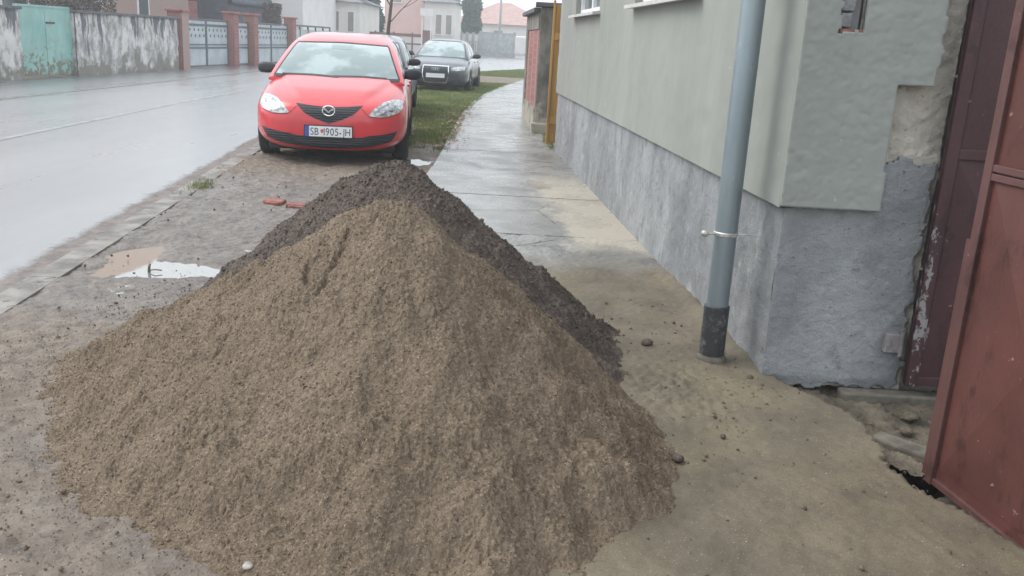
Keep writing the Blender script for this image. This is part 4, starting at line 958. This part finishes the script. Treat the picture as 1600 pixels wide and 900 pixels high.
# wall material in local coordinates (x along, z up)
g = NG('stained_wall_plaster'); X = g.xyz()
c = g.mix(g.step(g.noise(3.2, 7, .75, (1, 1, .55)), .38, .6), (.27, .255, .25), (.66, .64, .62))
drip = g.math('ADD', g.noise(2.6, 5, .7, (1, 1, .16)), g.math('MULTIPLY', X[2], .17))
c = g.mix(g.step(drip, .735, .79), c, (.13, .135, .15))
moss = g.math('SUBTRACT', g.noise(2.5, 5, .6), g.math('MULTIPLY', X[2], .35)); c = g.mix(g.step(moss, .30, .45), c, (.22, .21, .18))
g.bump(g.noise(12, 6, .7), .5, .02); M['stained_local'] = g.out(c, .85)
wall_seg(8, 21.75, 1.60, 'short stained plaster wall left of the turquoise gate')
wall_seg(24.15, 30.3, 1.60, 'long stained peeling plaster wall between turquoise gate and brick pillar')
tg = empty('turquoise_gate', (*LP(21.8, -.02), 0)); p = Vector(LP(21.8)); q = Vector(LP(24.1)); tg.rotation_euler = (0, 0, math.atan2((q-p).y, (q-p).x)); L = (q-p).length
tag(tg, 'turquoise sheet metal gate with rusty scuffs in the stained wall', 'gate')
MB().box(0.02, L-.02, -.02, .02, .06, 1.68).box(.05, L/2-.02, -.03, -.02, .12, 1.6).box(L/2+.02, L-.05, -.03, -.02, .12, 1.6).build('leaf', M['turq'], tg)
MB().box(0, .05, -.04, .04, 0, 1.72).box(L-.05, L, -.04, .04, 0, 1.72).box(.05, L-.05, -.04, .04, 1.68, 1.73).build('frame', M['turq'], tg)
MB().box(L*.52, L*.68, -.05, -.03, 1.30, 1.345).build('letter_slot', M['ink'], tg)
def pillar(y, h, w_, label):
    o = empty('brick_pillar', (*LP(y), 0), -.08); tag(o, label, 'pillar', 'brick gate pillars across the road')
    MB().box(-w_/2, w_/2, -w_/2, w_/2, 0, h).build('shaft', M['brick'], o); MB().box(-w_/2-.06, w_/2+.06, -w_/2-.06, w_/2+.06, h, h+.08, bev=.015).build('cap', M['brickcap'], o); return o
M['brickcap'] = simple('pillar_cap', (.30, .12, .10), .8, .2)
pillar(30.62, 1.85, .5, 'brick pillar at the end of the stained wall')
pillar(35.0, 1.92, .42, 'brick pillar right of the wide grey gate')
pillar(37.0, 1.92, .42, 'brick pillar left of the second grey gate')
pillar(41.6, 1.92, .42, 'brick pillar nearest the red hatchback')
def metal_gate(y0, y1, n, label):
    p = Vector(LP(y0, -.05)); q = Vector(LP(y1, -.05)); L = (q-p).length; e = empty('metal_gate', (p.x, p.y, 0), math.atan2((q-p).y, (q-p).x)); tag(e, label, 'gate', 'grey metal gates across the road')
    fr = MB(); sh = MB(); orn = MB(); wl = L/n
    for i in range(n):
        a, b_ = i*wl+.01, (i+1)*wl-.01
        for (x0, x1, z0, z1) in ((a, a+.06, .04, 1.68), (b_-.06, b_, .04, 1.68), (a+.06, b_-.06, .04, .10), (a+.06, b_-.06, .66, .72), (a+.06, b_-.06, .78, .82), (a+.06, b_-.06, 1.42, 1.50), (a+.06, b_-.06, 1.62, 1.68)):
            fr.box(x0, x1, -.03, .03, z0, z1)
        sh.box(a+.06, b_-.06, -.01, .01, .10, 1.60)
        m_ = max(2, int((wl-.1)/.36))
        for r__ in range(2):
            for k in range(m_):
                cx_ = a+.1+(k+.5+.5*(r__ % 2)*0)*(wl-.2)/m_; cz = 1.30-.20*r__; s_ = .065
                if r__: cx_ += (wl-.2)/m_*.25
                orn.poly([(cx_-s_, -.018, cz), (cx_, -.018, cz-s_), (cx_+s_, -.018, cz), (cx_, -.018, cz+s_)], (0, .007, 0))
    fr.build('frame', M['gate_steel'], e); sh.build('sheet', M['gate_sheet'], e); orn.build('ornament', M['gate_steel'], e)
metal_gate(30.95, 34.75, 2, 'wide two-leaf grey metal gate with diamond ornaments beside the stained wall')
metal_gate(35.25, 36.75, 1, 'narrow grey metal gate between the two middle brick pillars')
metal_gate(37.25, 41.35, 2, 'farther two-leaf grey metal gate beside the last brick pillar')
p = Vector(LP(41.9, -.05)); q = Vector(LP(48.0, -.05)); L = (q-p).length; e = empty('panel_fence', (p.x, p.y, 0), math.atan2((q-p).y, (q-p).x)); tag(e, 'low fence with pale panels and dark top rail right of the brick pillars', 'fence')
MB().box(0, L, -.01, .01, .1, 1.5).build('infill', M['mesh_fence'], e)
b = MB().box(0, L, -.04, .04, 1.62, 1.7).box(0, L, -.03, .03, .02, .1)
for k in range(6): b.box(k*L/5-.03, k*L/5+.03, -.035, .035, 0, 1.62)
b.box(0, L, -.035, .035, .80, .85); b.build('frame', M['gate_steel'], e)
# ------------------------------------------------------------ houses
def house_box(name, label, x0, x1, y0, y1, h, wall, roof, rh=1.8, ridge='y', wins=(), eave=.35, winm='taupe', mdx=None):
    e = empty(name, ((x0+x1)/2, y0, 0)); tag(e, label, 'house'); W2 = (x1-x0)/2; D = y1-y0
    MB().box(-W2, W2, 0, D, -.05, h).build('wall', M[wall], e)
    b = MB()
    if ridge == 'y':   # gable faces camera
        b.prism([(-W2-eave, h-.08), (0, h+rh), (W2+eave, h-.08), (W2+eave, h+.05), (0, h+rh+.14), (-W2-eave, h+.05)][::1], -eave, D+eave)
        gb = MB().prism([(-W2, h), (W2, h), (0, h+rh*.98)], .01, D-.01); gb.build('gable', M[wall], e)
    elif ridge == 'x':
        vs = [(-W2-eave, -eave, h), (W2+eave, -eave, h), (W2+eave, D/2, h+rh), (-W2-eave, D/2, h+rh)]; b.poly(vs, (0, 0, .12))
        vs = [(-W2-eave, D/2, h+rh), (W2+eave, D/2, h+rh), (W2+eave, D+eave, h), (-W2-eave, D+eave, h)]; b.poly(vs, (0, 0, .12))
        gb = MB()
        for sx in (-W2+.01, W2-.01): gb.poly([(sx, 0, h), (sx, D, h), (sx, D/2, h+rh)], (.01 if sx < 0 else -.01, 0, 0))
        gb.build('gable', M[wall], e)
    else:              # hipped
        b.poly([(-W2-eave, -eave, h), (W2+eave, -eave, h), (W2-D/2, D/2, h+rh), (-W2+D/2, D/2, h+rh)]); b.poly([(W2+eave, -eave, h), (W2+eave, D+eave, h), (W2-D/2, D/2, h+rh)])
        b.poly([(-W2-eave, D+eave, h), (-W2-eave, -eave, h), (-W2+D/2, D/2, h+rh)]); b.poly([(W2+eave, D+eave, h), (-W2-eave, D+eave, h), (-W2+D/2, D/2, h+rh), (W2-D/2, D/2, h+rh)]); b.poly([(-W2-eave, -eave, h-.01), (W2+eave, -eave, h-.01), (W2+eave, D+eave, h-.01), (-W2-eave, D+eave, h-.01)])
    b.build('roof', M[roof], e)
    for (xa, xb, za, zb) in wins:
        f_ = MB().box(xa-.07, xb+.07, -.03, .0, za-.07, zb+.07).build('window', M['white_frame'], e); MB().box(xa, xb, -.05, -.03, za, zb).build('pane', M[winm], f_)
        MB().box(xa-.12, xb+.12, -.12, -.0, za-.14, za-.071).build('sill', M['sill'], f_)
    return e
# brick house behind the stained wall (faces the road)
e = empty('brick_house', (-15.7, 24, 0), R(-2)); tag(e, 'red brick house with white framed windows behind the stained wall', 'house')
MB().box(-7, 0, 0, 17.6, -.05, 3.3).build('wall', M['brick'], e)
MB().prism([(-7.6, 3.3), (.5, 3.3), (-3.5, 6.2)], -.4, 18.0).build('roof', M['roof_tile'], e)
for y0, y1 in ((.9, 2.3), (3.6, 4.9), (12.6, 13.4)):
    f_ = MB().box(0, .04, y0-.12, y1+.12, 1.2, 2.9).build('window', M['white_frame'], e); MB().box(.04, .06, y0, y1, 1.3, 2.8).build('pane', M['glass'], f_)
MB().box(0, .06, 9.2, 9.7, -.05, 3.3).build('corner_strip', M['white_frame'], e)
tag(MB().box(-15.3, -14.6, 22.2, 24.0, 0, 1.9).build('grey_shed', M['grey_panel']), 'small pale grey shed behind the turquoise gate', 'shed')
# dark barn
e = house_box('dark_barn', 'dark boarded barn with steep roof behind the wide grey gate', -16.4, -14.0, 43.6, 50, 2.6, 'dark_barn', 'dark_barn', 3.2, 'y', ())
MB().box(-.7, -.2, -.06, .0, 0, 2.5).build('door', simple('faded_pink_door', (.42, .20, .19), .7, .2), e)
house_box('white_house', 'plain white rendered house wall behind the brick pillars', -15.9, -12.25, 51, 60, 3.9, 'white_wall', 'roof_tile', 2.4, 'y', ())
house_box('cream_house', 'cream single-storey house with three narrow windows behind the red hatchback', -14.2, -10.75, 60, 68, 3.35, 'cream_wall', 'greyroof', 1.6, 'hip',
          [(-.78, -.42, 1.55, 2.75), (.02, .38, 1.55, 2.75), (.98, 1.34, 1.55, 2.75)])
house_box('pink_house', 'pale pink tall house wall above the brown fence', -12.2, -8.35, 80, 92, 6.2, 'pink_wall', 'roof_tile', 2.2, 'y', [(-1.2, -.5, 4.2, 5.2)])
house_box('bay_house', 'cream-pink house with two narrow windows and grey eaves right of the pink house', -8.55, -5.95, 78, 84, 4.3, 'cream_wall', 'greyroof', 1.4, 'hip', [(-.35, .12, 1.75, 3.3), (.50, .97, 1.75, 3.3)])
M['roof_faded'] = simple('faded_red_tiles', (.46, .30, .27), .8, .15, 2, .3, 10)
house_box('red_roof_house', 'long house with faded red hipped roof and white walls in the distance', -8.5, 3.0, 108, 118, 3.3, 'white_wall', 'roof_faded', 2.6, 'hip', [(3.2, 4.0, 1.6, 2.6), (4.3, 4.8, 1.6, 2.6), (-1, 0, 1.6, 2.6)], .6)
tag(MB().box(-7.0, -6.92, 62, 62.08, 0, 2.8).box(-6.4, -6.32, 62, 62.08, 0, 2.8).box(-7.08, -6.22, 61.9, 62, 2.8, 3.28).build('sign_board', M['white_wall']), 'blank white sign board on two posts before the pink house', 'sign')
# brown fence left of sign
e = empty('brown_fence', (-11.7, 64, 0), R(-1)); tag(e, 'dark brown fence with horizontal top rail before the pink house', 'fence')
MB().box(0, 5.2, -.04, .04, 1.42, 1.62).box(0, 5.2, -.04, .04, .9, 1.0).build('rail', M['brownrail'], e)
for k in range(5): MB().box(k*1.28, k*1.28+.1, -.05, .05, 0, 1.7).build('post', M['brownrail'], e)
MB().box(.0, 5.2, -.01, .01, .1, 1.4).build('infill', M['cream_wall'], e)
MB().box(4.6, 5.2, -.08, .08, 0, 1.9).build('pillar', M['brownrail'], e)
# far wall along the outer side of the bend
def far_wall(name, label, xa, xb, y, h, mat, postm, np_):
    e = empty(name, (xa, y, 0)); L = xb-xa; tag(e, label, 'wall'); MB().box(0, L, -.08, .08, 0, h).build('panel', M[mat], e)
    b = MB().box(-.1, L+.1, -.12, .12, h, h+.1)
    for k in range(np_): b.box(k*L/(np_-1)-.14, k*L/(np_-1)+.14, -.16, .16, 0, h+.22)
    b.build('post', M[postm], e); MB().box(0, L, -.13, .13, 0, .35).build('base', M['grey_panel'], e)
far_wall('far_wall', 'low white topped wall with grey lower bars at the bend', -7.3, -4.4, 88, 1.9, 'white_wall', 'grey_panel', 6)
far_wall('panel_wall', 'pale grey panelled wall at the bend between the posts', -4.3, -1.1, 89, 2.1, 'mesh_fence', 'grey_panel', 3)
b = MB().box(-1.0, 1.1, 87, 87.3, .3, 2.0, bev=.15); tag(b.build('white_gate', M['white_wall']), 'small white gate leaf beside the far panelled wall', 'gate')
bars = empty('bar_railing', (-7.2, 87.6, 0)); tag(bars, 'grey vertical bar railing before the far white wall', 'railing')
b = MB().box(0, 2.8, -.03, .03, 1.25, 1.32)
for k in range(15): b.box(k*.19, k*.19+.06, -.03, .03, 0, 1.25)
b.build('bars', M['grey_panel'], bars)
tag(MB().tube([(-2.85, 100, 0), (-2.85, 100, 9)], [.16, .10], 12).build('utility_pole', M['grey_panel'], smooth=True), 'thin grey utility pole rising before the red roofed house', 'utility pole')
# ------------------------------------------------------------ trees
def leafcloud(name, fn, n, size, mat, parent):
    P = np.array([fn() for _ in range(n)]); a = rng.normal(size=(n, 3)); a /= np.linalg.norm(a, axis=1)[:, None]; b = rng.normal(size=(n, 3)); b -= (b*a).sum(1)[:, None]*a; b /= np.linalg.norm(b, axis=1)[:, None]
    s = size*rng.uniform(.5, 1.3, n)[:, None]; V = np.stack([P-a*s, P+a*s*.3+b*s*.5, P+a*s, P-b*s*.4], 1).reshape(-1, 3); return mesh_np(name, V, np.arange(4*n).reshape(-1, 4), mat, parent, False)
def conifer(name, label, x, y, h, rad, mat, n, size, columnar=False):
    e = empty(name, (x, y, 0)); tag(e, label, 'tree')
    MB().tube([(0, 0, 0), (0, 0, h*.9)], [.14, .03], 8).build('trunk', M['bark'], e)
    def fn():
        t = random.random()**(.8 if columnar else .6); z = h*(.06+.94*(1-t)) if not columnar else h*random.random()
        rr = rad*(t if not columnar else (math.sin(min(1, (1-z/h)*1.6+.25)*math.pi/2)))*(.65+.35*random.random())*(1+.12*math.sin(z*3)); a = random.uniform(0, 6.283); return (rr*math.cos(a), rr*math.sin(a), z)
    leafcloud('crown', fn, n, size, M[mat], e); return e
conifer('conifer_tree', 'dark bluish conifer between the cream house and the pink house', -12.2, 73, 8.5, 1.25, 'conifer', 9000, .22)
conifer('cypress_tree', 'narrow columnar green cypress before the red roofed house', -5.5, 93, 7.5, .95, 'cypress', 7000, .2, True)
# leafless young tree on the verge
e = empty('bare_tree', (-3.55, 23.6, 0)); tag(e, 'thin leafless young tree standing behind the dark hatchback', 'tree')
MB().tube([(0, 0, 0), (.03, 0, .8), (.05, 0, 1.6), (.12, 0, 2.3), (.2, .05, 3.2), (.22, .1, 4.2)], [.055, .05, .045, .038, .028, .012], 10).build('trunk', M['bark'], e, True)
b = MB()
def twig(p, d, l, r, k):
    q = (p[0]+d[0]*l, p[1]+d[1]*l, p[2]+d[2]*l); b.tube([p, ((p[0]+q[0])/2+random.uniform(-.03, .03), (p[1]+q[1])/2, (p[2]+q[2])/2), q], [r, r*.8, r*.5], 6)
    if k:
        for _ in range(3):
            d2 = Vector(d)+Vector([random.uniform(-.6, .6) for _ in range(3)])+Vector((0, 0, .2)); d2.normalize(); t = random.uniform(.5, 1); twig((p[0]+d[0]*l*t, p[1]+d[1]*l*t, p[2]+d[2]*l*t), d2, l*.6, r*.5, k-1)
for z, dx, dy in ((1.75, .8, .1), (2.2, -.6, .3), (2.5, .7, -.3), (2.9, -.5, -.4), (3.2, .5, .4), (3.6, -.3, .2)):
    d = Vector((dx, dy, .9)).normalized(); twig((.05+.07*(z-1.6), 0, z), d, .9, .016, 2)
b.build('branches', M['bark'], e, True)
# bare shrub behind the stained wall
def shrub(x, y, h, rad, label):
    e = empty('bare_shrub', (x, y, 0)); tag(e, label, 'shrub', 'leafless shrubs across the road'); b2 = MB()
    for _ in range(90):
        a = random.uniform(0, 6.283); r1 = rad*random.uniform(.3, 1); z = h*random.uniform(.6, 1); b2.tube([(0, 0, 0), (r1*.5*math.cos(a), r1*.5*math.sin(a), z*.6), (r1*math.cos(a), r1*math.sin(a), z)], [.02, .012, .005], 4)
    b2.build('stems', M['shrub'], e)
    leafcloud('twigs', lambda: (lambda a, r1, z: (r1*math.cos(a), r1*math.sin(a), z))(random.uniform(0, 6.283), rad*math.sqrt(random.random()), h*random.uniform(.45, 1.0)), 2600, .06, M['shrub'], e)
shrub(-13.6, 26.5, 2.3, .9, 'dense grey leafless shrub behind the stained wall, left one')
shrub(-13.4, 28.4, 2.2, .85, 'dense grey leafless shrub behind the stained wall, nearer the brick pillar')
shrub(-11.9, 43.5, 2.6, .45, 'thin leafless shrub above the panel fence')
# ------------------------------------------------------------ haze
hz = MB().box(-60, 40, -14, 150, -1.1, 16).build('haze', NG('misty_air').m); tag(hz, kind='stuff', label='pale damp mist hanging over the street', cat='haze')
t = hz.data.materials[0].node_tree; t.nodes.remove(t.nodes['Principled BSDF']); pv = t.nodes.new('ShaderNodeVolumePrincipled')
pv.inputs['Color'].default_value = (.93, .95, .97, 1); pv.inputs['Density'].default_value = HAZE; pv.inputs['Anisotropy'].default_value = .2
t.links.new(pv.outputs[0], t.nodes['Material Output'].inputs['Volume'])
